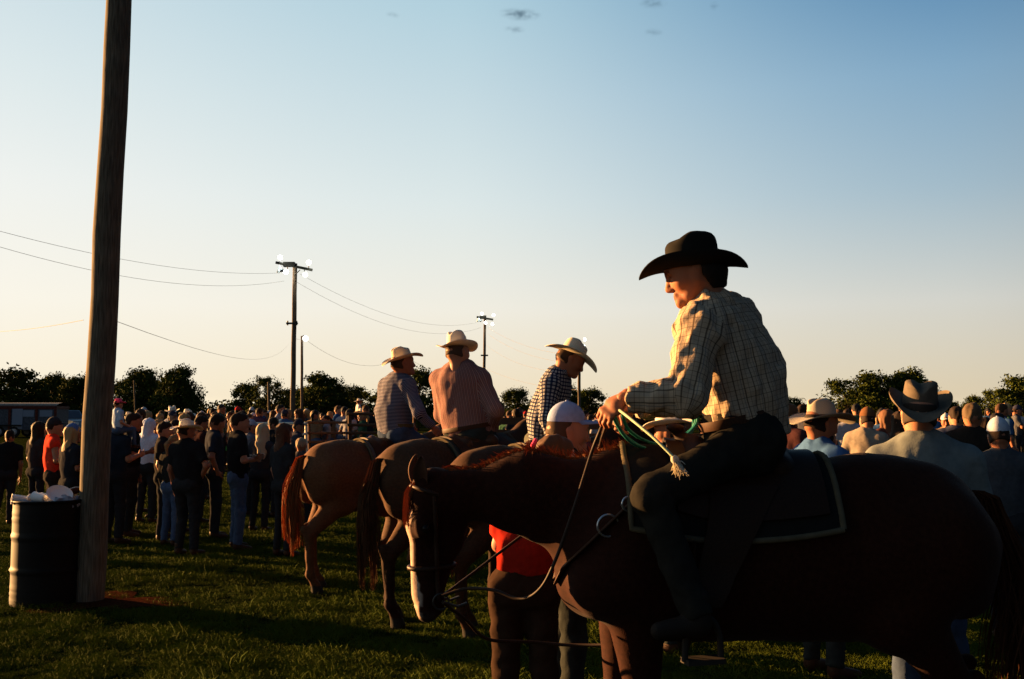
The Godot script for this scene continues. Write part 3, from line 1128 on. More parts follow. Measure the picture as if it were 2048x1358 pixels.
func saddle_tree() -> Field:
	var f := Field.new()
	f.add(Vector3(-0.1, 1.4, 0), Vector3(0.2, 1.41, 0), 0.09, 0.08, 0.05, Vector3(1, 1.6, 0.75))
	f.add(Vector3(-0.06, 1.41, -0.14), Vector3(-0.09, 1.44, 0), 0.03, 0.032, 0.04, Vector3(1.3, 1, 1))
	f.add(Vector3(-0.06, 1.41, 0.14), Vector3(-0.09, 1.44, 0), 0.03, 0.032, 0.04, Vector3(1.3, 1, 1))
	f.add(Vector3(-0.06, 1.38, -0.12), Vector3(-0.06, 1.38, 0.12), 0.05, 0.05, 0.05)
	f.add(Vector3(0.24, 1.42, -0.13), Vector3(0.25, 1.46, 0), 0.055, 0.055, 0.04)
	f.add(Vector3(0.24, 1.42, 0.13), Vector3(0.25, 1.46, 0), 0.055, 0.055, 0.04)
	f.add(Vector3(0.27, 1.46, 0), Vector3(0.31, 1.54, 0), 0.026, 0.02, 0.02)
	f.add(Vector3(0.31, 1.545, 0), Vector3(0.315, 1.55, 0), 0.036, 0.036, 0.01, Vector3(1, 2.2, 1))
	return f
# ---------------------------------------------------------------- the field, the trees
func field_and_trees() -> void:
	# ground: one sheet, finer near the camera
	var g := Geo.new()
	var xs := PackedFloat32Array()
	var zs := PackedFloat32Array()
	for i in 81:
		var t := (i - 40) / 40.0
		xs.append(signf(t) * (14.0 * absf(t) + 486.0 * pow(absf(t), 5.0)))
	for i in 91:
		var t := i / 90.0
		zs.append(8.0 - (50.0 * t + 560.0 * pow(t, 5.0)))
	var rows := []
	for z in zs:
		var row := PackedVector3Array()
		for x in xs: row.append(Vector3(x, floor_y(x, z), z))
		rows.append(row)
	g.grid(rows, false, true)
	var gm := mat(0.019, 0.026, 0.006, 1.0, "turf")
	gm.albedo_texture = noise_map("turf", 0.03, false, 0.35, 1.0, 5)
	gm.uv1_triplanar = true
	gm.uv1_world_triplanar = true
	gm.uv1_scale = Vector3.ONE * 0.33
	gm.normal_enabled = true
	gm.normal_texture = noise_map("turfn", 0.05, true)
	put("ground", g, gm).set_meta("kind", "structure")
	# bare red earth round the pole and the drum
	var dirt := Geo.new()
	var mid := ground(215, 8.9)
	var ring := []
	for j in 9:
		var row := PackedVector3Array()
		for i in 40:
			var w := TAU * i / 40
			var rad := (0.46 + 0.15 * sin(w * 3.0 + 1.0) + 0.1 * sin(w * 7.0)) * j / 8.0
			var x := mid.x + cos(w) * rad * 1.35
			var z := mid.z + sin(w) * rad * 0.85
			row.append(Vector3(x, floor_y(x, z) + 0.006 + 0.012 * (1.0 - j / 8.0), z))
		ring.append(row)
	dirt.grid(ring, true, true)
	var dm := mat(0.06, 0.019, 0.009, 1.0, "earth")
	dm.albedo_texture = noise_map("earth", 0.06, false, 0.45, 1.0, 5)
	dm.uv1_triplanar = true
	put("dirt_patch", dirt, dm).set_meta("kind", "structure")
	grass(mid)
	# trees along the far side of the field: [u0, u1, top v, distance, kind]
	var protos := []
	for k in 5: protos.append(tree_shapes(k))
	var lm := mat(0.032, 0.041, 0.008, 0.9, "strand")
	lm.backlight = lin(0.022, 0.025, 0.003)
	var bm := mat(0.06, 0.045, 0.03, 0.95, "leather")
	var L := [
		[-40, 75, 738, 112, 0, "left edge of the tree line, behind the stock trailer"], [55, 130, 748, 120, 1, "between the trailer and the near utility pole"], [105, 185, 752, 116, 2, "low dark crown just left of the near utility pole"], [195, 275, 758, 122, 3, "just right of the near utility pole, behind the pink hat"],
		[235, 330, 738, 112, 1, "second right of the near utility pole"], [305, 392, 733, 106, 4, "tall dark clump ending the left tree line"], [455, 520, 768, 130, 2, "low rounded crown left of the thin far post"],
		[495, 568, 752, 118, 3, "open crown behind the thin far post"], [548, 612, 778, 126, 0, "low crown behind the tall lamp pole"], [592, 690, 748, 112, 4, "broad open crown right of the tall lamp pole"], [655, 730, 770, 118, 3, "ragged crown left of the first mounted rider"],
		[735, 800, 782, 122, 2, "low crown behind the first mounted rider"], [795, 872, 738, 92, 1, "sunlit leafy crown between the first two riders"], [1000, 1062, 778, 120, 2, "low crown right of the pink shirted rider"], [1105, 1165, 768, 118, 0, "bushy crown behind the bending rider"], [1140, 1215, 778, 122, 2, "low hedge crown under the reining hand"],
		[1545, 1618, 794, 135, 2, "small far crown just right of the near rider's waist"], [1652, 1760, 757, 112, 3, "left half of the big right clump, with bare twigs"], [1712, 1815, 745, 108, 4, "middle of the big clump behind the straw hats"], [1782, 1878, 738, 108, 1, "highest crown of the big clump, behind the grey hat"],
		[1862, 1940, 802, 128, 2, "low scrub crown right of the grey hat"], [1930, 1990, 792, 122, 0, "small crown right of the grey hat man"], [1975, 2035, 778, 116, 3, "second tree from the right edge"], [2010, 2110, 752, 108, 4, "tree cut by the right edge"],
		[20, 120, 762, 132, 0, "lower crown behind the trailer roof"], [100, 190, 768, 134, 2, "low crown behind the near utility pole"], [255, 330, 762, 134, 0, "lower crown filling in behind the tall dark clump"], [330, 395, 775, 134, 2, "low crown at the right foot of the tall dark clump"],
		[560, 650, 775, 138, 0, "low crown between the tall and slim lamp poles"], [640, 760, 782, 138, 2, "low wide crown left of the first mounted rider"], [1690, 1800, 778, 130, 0, "low crown filling the foot of the big right clump"], [1050, 1130, 788, 135, 0, "low crown left of the bending rider's pole"]]
	for l in L:
		var d: float = l[3]
		var mu: float = (l[0] + l[1]) * 0.5
		var p := ground(mu, d)
		var top := at(mu, l[2], d).y
		var wide: float = (l[1] - l[0]) / FOC * d
		var kindw: String = ["dense dark green tree", "leafy rounded tree", "low bushy tree", "open ragged tree", "broad full tree"][l[4]]
		var t := thing("tree", kindw + ", " + l[5], "tree", p, "trees along the far side of the field")
		t.rotation.y = rng.randf() * TAU
		t.scale = Vector3(wide / 5.4, (top - p.y) / 6.2, wide / 5.4)
		put("crown", protos[l[4]][0], lm, t)
		put("trunk", protos[l[4]][1], bm, t)
	# a far strip of scrub that closes the view under the crowns
	var hg := Geo.new()
	var r2 := RandomNumberGenerator.new()
	r2.seed = 21
	for i in 26000:
		var x := r2.randf_range(-95, 95)
		var z := -134.0 - r2.randf() * 8.0
		var hgt := 2.0 + 1.2 * sin(x * 0.21) * sin(x * 0.083 + 1.0) + r2.randf() * 0.7
		var y := floor_y(x, z) + r2.randf() * maxf(hgt, 0.9)
		leaf(hg, Vector3(x, y, z), r2.randf_range(0.16, 0.34), r2)
	var hs := put("scrub", hg, lm)
	tag(hs, "dark scrub closing the field under the far trees", "scrub", "", "stuff")

func leaf(g: Geo, p: Vector3, s: float, r: RandomNumberGenerator) -> void:
	var n := Vector3(r.randf_range(-1, 1), r.randf_range(-0.6, 1), r.randf_range(-1, 1)).normalized()
	var a := n.cross(Vector3(r.randf_range(-1, 1), r.randf_range(-1, 1), r.randf_range(-1, 1))).normalized() * s
	var b := n.cross(a) * 0.55
	var sh := r.randf_range(0.75, 1.2)
	g.col = Color(sh * r.randf_range(0.9, 1.2), sh, sh * 0.9)
	var k := g.p(p - a); g.p(p + b); g.p(p + a); g.p(p - b)
	g.q(k, k + 1, k + 2, k + 3)

# about 7 m wide and 6.2 m high, scaled to each tree
func tree_shapes(k: int) -> Array:
	var r := RandomNumberGenerator.new()
	r.seed = 100 + k
	var crown := Geo.new()
	var wood := Geo.new()
	var base := 0.3 if k == 2 else 0.6
	var trunk_top := Vector3(r.randf_range(-0.3, 0.3), 3.2, r.randf_range(-0.3, 0.3))
	wood.tube(PackedVector3Array([Vector3(0, -0.2, 0), Vector3(0.05, 1.2, 0), trunk_top]), [0.24, 0.19, 0.11], 7)
	var clumps: int = [70, 64, 54, 50, 72][k]
	for i in clumps:
		var t: float = (i + 0.5) / clumps
		var w := i * 2.399
		var y := lerpf(base, 5.75, r.randf())
		var f := (y - base) / (6.0 - base)
		var rad := 3.15 * sqrt(maxf(0.02, sin(PI * clampf(0.14 + f * 0.83, 0, 1)))) * sqrt(r.randf()) * (0.9 if k != 3 else 1.0)
		var c := Vector3(cos(w) * rad, y, sin(w) * rad)
		var s := r.randf_range(0.45, 0.95)
		if i % 2 == 0: wood.tube(PackedVector3Array([trunk_top * (0.5 + 0.4 * r.randf()), (trunk_top + c) * 0.5 + Vector3(0, 0.2, 0), c]), [0.07, 0.045, 0.015], 5, false)
		for j in ([130, 130, 140, 85, 130][k]):
			var o := Vector3(r.randfn(), r.randfn() * 0.7, r.randfn()) * s * 0.55
			leaf(crown, c + o, r.randf_range(0.1, 0.22), r)
	for i in 40:
		var w := r.randf() * TAU
		var y := r.randf_range(4.3, 6.1)
		var c := Vector3(cos(w) * r.randf() * 2.4, y, sin(w) * r.randf() * 2.4)
		for j in 14: leaf(crown, c + Vector3(r.randfn(), r.randfn(), r.randfn()) * 0.2, r.randf_range(0.07, 0.14), r)
	return [crown.done(), wood.done()]

func grass(bare: Vector3) -> void:
	var r := RandomNumberGenerator.new()
	r.seed = 5
	var pn := FastNoiseLite.new()
	pn.seed = 12
	pn.frequency = 0.5
	var gm := mat(0.044, 0.058, 0.008, 0.8, "strand")
	gm.backlight = lin(0.065, 0.075, 0.007)
	for kind in 3:
		var g := Geo.new()
		for b in [26, 30, 14][kind]:
			var o := Vector3(r.randf_range(-1, 1), 0, r.randf_range(-1, 1)) * 0.08
			var w := r.randf() * TAU
			var h: float = [0.026, 0.018, 0.055][kind] * r.randf_range(0.6, 1.4)
			var lean := Vector3(cos(w), 0, sin(w)) * h * r.randf_range(0.3, 1.2)
			var sh := r.randf_range(0.75, 1.2)
			strand(g, PackedVector3Array([o - Vector3(0, 0.01, 0), o + lean * 0.3 + Vector3(0, h * 0.6, 0), o + lean + Vector3(0, h, 0)]), r.randf_range(0.0014, 0.0026), Color(sh * r.randf_range(0.85, 1.15), sh, sh * 0.8), Vector3(sin(w), 0, -cos(w)))
		var mm := MultiMesh.new()
		mm.transform_format = MultiMesh.TRANSFORM_3D
		mm.mesh = g.done()
		var xf: Array[Transform3D] = []
		for i in [44000, 48000, 3000][kind]:
			var d := 5.6 + 24.0 * pow(r.randf(), 1.35)
			var x := r.randf_range(-0.62, 0.62) * d
			if d > 19.0 and x > 0.12 * d: continue
			var p := Vector3(x, floor_y(x, -d), -d)
			var bd := Vector2((p.x - bare.x) / 1.3, p.z - bare.z).length()
			if bd < 0.12 + 0.75 * r.randf(): continue
			var cl := pn.get_noise_2d(p.x * 2.2, p.z * 2.2) + 0.6 * pn.get_noise_2d(p.x * 7.0, p.z * 7.0)
			if cl < -0.34 and kind != 1: continue
			var s := r.randf_range(0.55, 1.15) * (1.0 + 0.02 * d) * clampf(0.85 + cl, 0.45, 1.6)
			xf.append(Transform3D(Basis(Vector3.UP, r.randf() * TAU).scaled(Vector3(s, s * r.randf_range(0.7, 1.2), s)), p))
		mm.instance_count = xf.size()
		for i in xf.size(): mm.set_instance_transform(i, xf[i])
		var o := MultiMeshInstance3D.new()
		o.name = numbered("grass")
		o.multimesh = mm
		o.material_override = gm
		add_child(o)
		tag(o, ["short trampled grass across the field", "low clover and turf between the grass", "longer grass tufts near the horses"][kind], "grass", "", "stuff")

# ---------------------------------------------------------------- poles, lamps, wires
func wood_mat(r: float, g: float, b: float) -> StandardMaterial3D:
	var m := mat(r, g, b, 0.95, "wood")
	m.albedo_texture = noise_map("grain", 0.02, false, 0.5, 1.0, 5)
	m.uv1_triplanar = true
	m.uv1_scale = Vector3(6.0, 0.35, 6.0)
	m.heightmap_enabled = false
	m.normal_enabled = true
	m.normal_texture = noise_map("grainn", 0.02, true)
	return m

func pole(called: String, label: String, u: float, v: float, d: float, utop: float, vtop: float, r0: float, r1: float, m: Material) -> Node3D:
	var a := ground(u, d)
	var b := at(utop, vtop, d)
	var t := thing(called, label, "pole", a, "")
	var path := PackedVector3Array()
	var rad := []
	for i in 13:
		var s := i / 12.0
		path.append((b - a) * s - Vector3(0, 0.15 * (1.0 - s), 0) + Vector3(0.006 * sin(i * 1.7), 0, 0.006 * cos(i * 2.1)) * r0 * 8.0)
		rad.append(lerpf(r0, r1, s) * (1.0 + 0.02 * sin(i * 2.3)))
	var g := Geo.new()
	g.tube(path, rad, 28)
	put("shaft", g, m, t)
	return t

func lamp(t: Node3D, p: Vector3, aim: Vector3, s: float, lit: bool, hm: Material, em: Material) -> void:
	var z := -aim.normalized()
	var x := Vector3.UP.cross(z).normalized()
	var xf := Transform3D(Basis(x, z.cross(x), z), p)
	var q := xf * Transform3D(Basis(Vector3.RIGHT, PI / 2), Vector3.ZERO)
	var g := Geo.new()
	g.lathe([Vector2(0.02, 0.42), Vector2(0.1, 0.4), Vector2(0.12, 0.24), Vector2(0.2, 0.1), Vector2(0.27, -0.02), Vector2(0.28, -0.05), Vector2(0.255, -0.03), Vector2(0.15, 0.12), Vector2(0.02, 0.16)], 18, q.scaled_local(Vector3.ONE * s))
	var o := put("lamp_housing", g, hm, t)
	var k := Geo.new()
	k.lathe([Vector2(0.005, -0.06), Vector2(0.15, -0.045), Vector2(0.245, -0.015), Vector2(0.15, 0.02), Vector2(0.005, 0.03)], 18, q.scaled_local(Vector3.ONE * s))
	put("lamp_lens", k, em if lit else hm, o)
	if lit:
		var l := OmniLight3D.new()
		l.name = "lamp_light"
		l.light_color = Color(1.0, 0.97, 0.9)
		l.light_energy = 0.25
		l.light_size = 0.12 * s
		l.omni_range = 60.0
		l.omni_attenuation = 2.0
		l.shadow_enabled = true
		t.add_child(l, true)
		l.position = p + aim.normalized() * 0.18 * s

func lines_and_lamps() -> void:
	var near_wood := wood_mat(0.165, 0.13, 0.09)
	var far_wood := wood_mat(0.15, 0.115, 0.08)
	var dark := mat(0.02, 0.022, 0.02, 0.6, "metal")
	var grey := mat(0.25, 0.32, 0.36, 0.6)
	var glow := mat(0.9, 0.9, 0.88, 0.4, "glow")
	glow.emission_enabled = true
	glow.emission = Color(1.0, 0.99, 0.95)
	glow.emission_energy_multiplier = 0.45
	pole("utility_pole", "thick weathered wooden utility pole beside the black trash drum", 180, 1195, 8.95, 252, -260, 0.128, 0.108, near_wood)
	# the tall lamp pole with its crossarm
	var d := 55.0
	var t := pole("lamp_pole", "tall wooden lamp pole with a crossarm of floodlights, left of the riders", 581, 835, d, 590, 527, 0.15, 0.12, far_wood)
	var o := t.position
	var arm := Geo.new()
	var a0 := at(553, 526, d) - o
	var a1 := at(626, 541, d) - o
	arm.box((a0 + a1) * 0.5 + Vector3(0, 0, 0.18), Vector3((a1 - a0).length(), 0.14, 0.12), Basis(Vector3.BACK, atan2(a1.y - a0.y, a1.x - a0.x)))
	put("crossarm", arm, dark, t)
	var bx := Geo.new()
	bx.box(at(580, 530, d) - o + Vector3(0, 0, 0.2), Vector3(0.62, 0.26, 0.3))
	put("control_box", bx, dark, t)
	for l in [[563, 517, true], [620, 527, true], [575, 545, true], [613, 551, true]]:
		lamp(t, at(l[0], l[1], d) - o + Vector3(0, 0, 0.35), Vector3(0.35, -0.15, 1.0), 0.6, l[2], dark, glow)
	lamp(t, at(560, 540, d) - o + Vector3(0, 0, 0.3), Vector3(-1.0, 0.35, 0.2), 0.8, false, grey, glow)
	for br in [[560, 524, 562, 517], [619, 538, 619, 527], [577, 533, 576, 543], [610, 540, 612, 549], [590, 552, 602, 541]]:
		var bg := Geo.new()
		bg.tube(PackedVector3Array([at(br[0], br[1], d) - o + Vector3(0, 0, 0.2), at(br[2], br[3], d) - o + Vector3(0, 0, 0.25)]), 0.025, 6)
		put("bracket", bg, dark, t)
	var cg := Geo.new()
	cg.box(at(585, 647, d) - o + Vector3(0, 0, 0.1), Vector3(0.64, 0.1, 0.12))
	for s in [576.0, 594.0]: cg.tube(PackedVector3Array([at(s, 651, d) - o + Vector3(0, 0, 0.1), at(s, 642, d) - o + Vector3(0, 0, 0.1)]), 0.045, 8)
	put("insulator_arm", cg, dark, t)
	# the slim pole beside it with one globe
	var t2 := pole("lamp_pole", "slim lamp pole with a single globe beside the tall lamp pole", 600, 835, 56.0, 604, 672, 0.085, 0.07, far_wood)
	var gl := at(611, 677, 56.0) - t2.position
	var sp := SphereMesh.new()
	sp.radius = 0.16; sp.height = 0.32
	var gm := put("lamp_globe", sp, glow, t2)
	gm.position = gl
	var bl := OmniLight3D.new()
	bl.name = "lamp_light"
	bl.light_energy = 0.25; bl.light_size = 0.19; bl.shadow_enabled = true; bl.omni_range = 60.0; bl.omni_attenuation = 2.0
	t2.add_child(bl)
	bl.position = gl
	var ba := Geo.new()
	ba.tube(PackedVector3Array([at(604, 673, 56) - t2.position, at(608, 671, 56) - t2.position, at(611, 673, 56) - t2.position]), 0.03, 6)
	put("bracket", ba, dark, t2)
	# the farther lamp pole behind the pink shirt
	var d3 := 95.0
	var t3 := pole("lamp_pole", "farther lamp pole rising behind the pink shirted rider's hat", 966, 840, d3, 970, 631, 0.16, 0.12, far_wood)
	var o3 := t3.position
	var g3 := Geo.new()
	g3.box(at(970, 637, d3) - o3 + Vector3(0, 0, 0.2), Vector3(1.6, 0.18, 0.14), Basis(Vector3.BACK, -0.16))
	g3.box(at(966, 635, d3) - o3 + Vector3(0, 0, 0.22), Vector3(0.6, 0.3, 0.3))
	put("crossarm", g3, dark, t3)
	for l in [[964, 628], [987, 631], [971, 646], [985, 649]]:
		lamp(t3, at(l[0], l[1], d3) - o3 + Vector3(0, 0, 0.35), Vector3(0.3, -0.1, 1.0), 0.62, true, dark, glow)
	lamp(t3, at(956, 640, d3) - o3 + Vector3(0, 0, 0.3), Vector3(-1.0, 0.35, 0.2), 0.9, false, grey, glow)
	var c3 := Geo.new()
	c3.box(at(969, 711, d3) - o3 + Vector3(0, 0, 0.2), Vector3(0.7, 0.14, 0.12))
	put("insulator_arm", c3, dark, t3)
	# the pole behind the bending rider
	var t4 := pole("lamp_pole", "short wooden lamp pole behind the bending rider's hat brim", 1160, 840, 60.0, 1158, 682, 0.1, 0.085, far_wood)
	lamp(t4, at(1169, 679, 60.0) - t4.position, Vector3(0.5, -0.1, 1.0), 0.42, true, dark, glow)
	lamp(t4, at(1168, 692, 60.0) - t4.position, Vector3(0.5, -0.1, 1.0), 0.3, true, dark, glow)
	var c4 := Geo.new()
	c4.box(at(1160, 740, 60) - t4.position + Vector3(0, 0, 0.1), Vector3(0.3, 0.12, 0.12))
	put("insulator_arm", c4, dark, t4)
	pole("fence_post", "thin bare post far off in front of the open crowned tree", 535, 838, 70.0, 537, 764, 0.1, 0.08, far_wood)
	pole("fence_post", "thin bare post in front of the trees left of the gap", 266, 838, 80.0, 268, 760, 0.07, 0.06, far_wood)
	# wires: [from, to, sag at the middle, label]
	var wires := [
		[at(-60, 446, 30), at(575, 545, 55), 0.55, "upper wire from the left edge to the tall lamp pole"], [at(-60, 476, 30), at(568, 562, 55), 0.75, "lower wire from the left edge to the tall lamp pole"],
		[at(-80, 662, 14), at(167, 640, 8.95), 0.05, "short low wire at the left edge behind the utility pole"], [at(223, 639, 8.95), at(578, 688, 55), 0.58, "slack wire from the utility pole to the tall lamp pole"],
		[at(600, 548, 55), at(953, 645, 95), 1.25, "upper wire between the two lamp poles"], [at(590, 562, 55), at(962, 655, 95), 1.55, "lower wire between the two lamp poles"],
		[at(615, 682, 56), at(800, 716, 75), 0.95, "drooping wire from the globe lamp behind the first rider"], [at(590, 676, 55), at(604, 678, 56), 0.05, "short wire between the tall and slim lamp poles"],
		[at(976, 655, 95), at(1158, 712, 60), 0.5, "upper wire from the farther lamp pole to the bending rider's pole"], [at(976, 668, 95), at(1158, 728, 60), 0.55, "second wire from the farther lamp pole to the bending rider's pole"],
		[at(972, 690, 95), at(1158, 745, 60), 0.7, "third wire from the farther lamp pole to the bending rider's pole"], [at(968, 735, 95), at(1158, 780, 60), 0.4, "lowest wire right of the farther lamp pole"],
		[at(820, 718, 75), at(966, 762, 95), 0.6, "low wire between the first two riders"]]
	var wm := mat(0.12, 0.10, 0.08, 0.7)
	for w in wires:
		var g := Geo.new()
		var path := PackedVector3Array()
		for i in 25:
			var s := i / 24.0
			path.append(w[0].lerp(w[1], s) - Vector3(0, w[2] * 4.0 * s * (1.0 - s), 0))
		g.tube(path, 0.0026 if w[0].z > -20.0 else 0.007, 6, false)
		tag(put("overhead_wire", g, wm), w[3], "wire", "overhead wires")

# ---------------------------------------------------------------- pipe rails and the parked vehicles
func rails_and_vehicles() -> void:
	var white := mat(0.5, 0.45, 0.36, 0.5)
	var rust := mat(0.14, 0.06, 0.032, 0.75, "leather")
	var brown := mat(0.10, 0.05, 0.028, 0.85, "leather")
	var sets := [
		["pipe_panel", "white pipe fence panel left of the first horse's rump", white, 500, 611, 24.0, [847, 868, 888, 906], [506, 611], 0.034],
		["pipe_panel", "dark rusty pipe fence panel behind the first horse's rump", rust, 614, 702, 25.0, [845, 866, 884, 902], [617, 700], 0.034],
		["pipe_panel", "taller brown pipe panel left of the blue striped rider", brown, 696, 830, 22.0, [828, 850, 866, 884], [698, 764, 828], 0.034],
		["arena_fence", "brown plank fence right of the pink shirted rider", brown, 985, 1075, 20.0, [842, 866, 888], [990, 1070], 0.07],
		["arena_fence", "red brown plank fence under the reining hand", rust, 1150, 1420, 20.0, [852, 874, 896], [1155, 1280, 1410], 0.07]]
	for s in sets:
		var o := ground((s[3] + s[4]) * 0.5, s[5])
		var t := thing(s[0], s[1], "fence", o, "rails round the arena")
		for v in s[6]:
			var g := Geo.new()
			var a := at(s[3], v, s[5]) - o
			var b := at(s[4], v, s[5]) - o
			if s[0] == "pipe_panel": g.tube(PackedVector3Array([a, (a + b) * 0.5, b]), s[8], 10)
			else: g.box((a + b) * 0.5, Vector3((b - a).length(), s[8] * 2.0, 0.045))
			put("rail", g, s[2], t)
		for u in s[7]:
			var g := Geo.new()
			var a := ground(u, s[5]) - o
			var b := at(u, s[6][0] - 3, s[5]) - o
			g.tube(PackedVector3Array([a + Vector3(0, -0.1, -0.06), b + Vector3(0, 0, -0.06)]), s[8] * 1.1, 10)
			put("post", g, s[2], t)
	# stock trailer at the left edge
	var p := ground(22, 66.0)
	var tr := thing("stock_trailer", "long stock trailer with a rusty top band, parked under the left trees", "trailer", p)
	tr.rotation.y = 0.06
	var panel := mat(0.07, 0.08, 0.10, 0.6, "paint")
	var red := mat(0.09, 0.02, 0.013, 0.6, "paint")
	var black := mat(0.012, 0.012, 0.012, 0.8)
	var pane := mat(0.13, 0.16, 0.21, 0.4)
	var g := Geo.new()
	g.box(Vector3(0.2, 1.25, 0), Vector3(5.6, 1.55, 2.1))
	put("side_wall", g, panel, tr)
	g = Geo.new()
	var roof := []
	for i in 9:
		var w := PI * i / 8.0
		roof.append(PackedVector3Array([Vector3(-2.62, 2.0 + 0.26 * sin(w), -1.06 * cos(w)), Vector3(3.02, 2.0 + 0.26 * sin(w), -1.06 * cos(w))]))
	g.grid(roof, false, true)
	put("roof", g, mat(0.12, 0.09, 0.07, 0.6, "paint"), tr)
	g = Geo.new()
	g.box(Vector3(0.2, 1.93, 0), Vector3(5.66, 0.2, 2.16))
	put("top_band", g, red, tr)
	for x in [-2.55, -1.2, 0.05, 1.75, 2.95]:
		g = Geo.new()
		g.box(Vector3(x, 1.22, 1.06), Vector3(0.16, 1.5, 0.05))
		put("upright", g, red, tr)
	g = Geo.new()
	g.box(Vector3(0.55, 1.2, 1.07), Vector3(0.66, 1.3, 0.04))
	put("door", g, pane, tr)
	for x in [1.2, 2.35]:
		g = Geo.new()
		g.box(Vector3(x, 1.55, 1.065), Vector3(0.8, 0.42, 0.03))
		put("window", g, pane, tr)
	for x in [-0.6, 0.35]:
		wheel(tr, Vector3(x, 0.36, 0.98), 0.36)
		wheel(tr, Vector3(x, 0.36, -0.98), 0.36)
	g = Geo.new()
	g.box(Vector3(-0.12, 0.78, 1.16), Vector3(1.9, 0.08, 0.24))
	put("fender", g, black, tr)
	# pickup beside it
	var pk := thing("pickup_truck", "pale blue pickup truck parked right of the stock trailer", "truck", ground(112, 70.0))
	pk.rotation.y = -0.5
	var paint := mat(0.2, 0.29, 0.34, 0.4, "paint")
	g = Geo.new()
	var prof := [[-2.6, 0.55, 1.0], [-2.6, 1.05, 1.0], [-0.6, 1.08, 1.0], [-0.45, 1.75, 0.86], [0.9, 1.78, 0.86], [1.35, 1.15, 0.98], [2.5, 1.05, 0.95], [2.6, 0.6, 0.95]]
	var sl := PackedVector3Array()
	var sr := PackedVector3Array()
	for q in prof:
		sl.append(Vector3(q[0], q[1], -q[2] * 0.95)); sr.append(Vector3(q[0], q[1], q[2] * 0.95))
	g.grid([sl, sr], false, true)
	g.cap(sl, true); g.cap(sr, false)
	put("body_shell", g, paint, pk)
	g = Geo.new()
	for sgn in [-1.0, 1.0]:
		g.box(Vector3(0.2, 1.45, 0.865 * sgn), Vector3(1.0, 0.42, 0.02), Basis(Vector3.RIGHT, -0.2 * sgn))
	put("side_window", g, mat(0.05, 0.06, 0.07, 0.15), pk)
	g = Geo.new()
	g.box(Vector3(1.15, 1.48, 0), Vector3(0.03, 0.62, 1.5), Basis(Vector3.BACK, 0.62))
	put("windscreen", g, mat(0.06, 0.08, 0.1, 0.12), pk)
	for x in [-1.7, 1.7]:
		for z in [-0.88, 0.88]: wheel(pk, Vector3(x, 0.38, z), 0.38)
	for z in [-0.7, 0.7]:
		g = Geo.new()
		g.box(Vector3(2.6, 0.88, z), Vector3(0.06, 0.18, 0.34))
		put("headlight", g, mat(0.7, 0.7, 0.68, 0.2), pk)

func wheel(t: Node3D, p: Vector3, r: float) -> void:
	var xf := Transform3D(Basis(Vector3.RIGHT, PI / 2), p)
	var g := Geo.new()
	g.lathe([Vector2(r * 0.6, -0.11), Vector2(r * 0.95, -0.11), Vector2(r, -0.06), Vector2(r, 0.06), Vector2(r * 0.95, 0.11), Vector2(r * 0.6, 0.11)], 20, xf)
	var o := put("wheel", g, mat(0.014, 0.014, 0.014, 0.9), t)
	g = Geo.new()
	g.lathe([Vector2(0.01, -0.08), Vector2(r * 0.6, -0.1), Vector2(r * 0.6, 0.1), Vector2(0.01, 0.08)], 16, xf)
	put("rim", g, mat(0.3, 0.3, 0.3, 0.4), o)
# ---------------------------------------------------------------- shared shapes, then the horses and riders
var skin_mat: StandardMaterial3D
var skin_tan: StandardMaterial3D
var denim: StandardMaterial3D
var dark_jeans: StandardMaterial3D
var straw: StandardMaterial3D
var straw_pale: StandardMaterial3D
var black_felt: StandardMaterial3D
var leather: StandardMaterial3D
var hat_shapes := {}

func makings() -> void:
	skin_mat = mat(0.27, 0.125, 0.075, 0.6, "skin")
	skin_tan = mat(0.22, 0.085, 0.045, 0.6, "skin")
	denim = mat(0.035, 0.05, 0.085, 0.95, "cloth")
	dark_jeans = mat(0.022, 0.024, 0.022, 0.95, "cloth")
	straw = mat(0.85, 0.74, 0.56, 0.85, "straw")
	straw_pale = mat(0.92, 0.86, 0.74, 0.85, "straw")
	black_felt = mat(0.008, 0.007, 0.006, 0.95)
	leather = mat(0.055, 0.022, 0.010, 0.6, "leather")
	head_geo = head_field().geo(0.0048)
	face_colours(head_geo)
	head_far = head_field().geo(0.009)
	face_colours(head_far)
	hand_open = make_hand(0.45)
	hand_grip = make_hand(1.15)
	caps = cap_shapes()

func horse_colours(g: Geo, headx: Transform3D, coat: Color, legs: Color, blaze: bool, dark_legs := true) -> void:
	var inv := headx.affine_inverse()
	for i in g.v.size():
		var p := g.v[i]
		var c := coat
		if dark_legs and p.y < 0.75: c = coat.lerp(legs, smoothstep(0.75, 0.35, p.y))
		if p.y < 0.082: c = Color(0.03, 0.026, 0.022)
		var h := inv * p
		if h.x > -0.1 and h.x < 0.62 and absf(h.z) < 0.16 and h.y > -0.25:
			if blaze and h.y > -0.01 and h.x > 0.1:
				var w := 0.03 + 0.009 * sin(h.x * 17.0) + 0.012 * smoothstep(0.3, 0.5, h.x)
				if absf(h.z + 0.004) < w: c = Color(0.4, 0.29, 0.22)
			if h.x > 0.47: c = c.lerp(Color(0.05, 0.035, 0.03), smoothstep(0.5, 0.56, h.x) * (0.4 if blaze and absf(h.z) < 0.04 else 1.0))
			if Vector3(h.x - 0.171, h.y - 0.005, absf(h.z) - 0.081).length() < 0.024: c = Color(0.012, 0.008, 0.006)
			if Vector3(h.x - 0.542, h.y + 0.01, absf(h.z) - 0.055).length() < 0.013: c = Color(0.01, 0.007, 0.006)
		g.c[i] = c

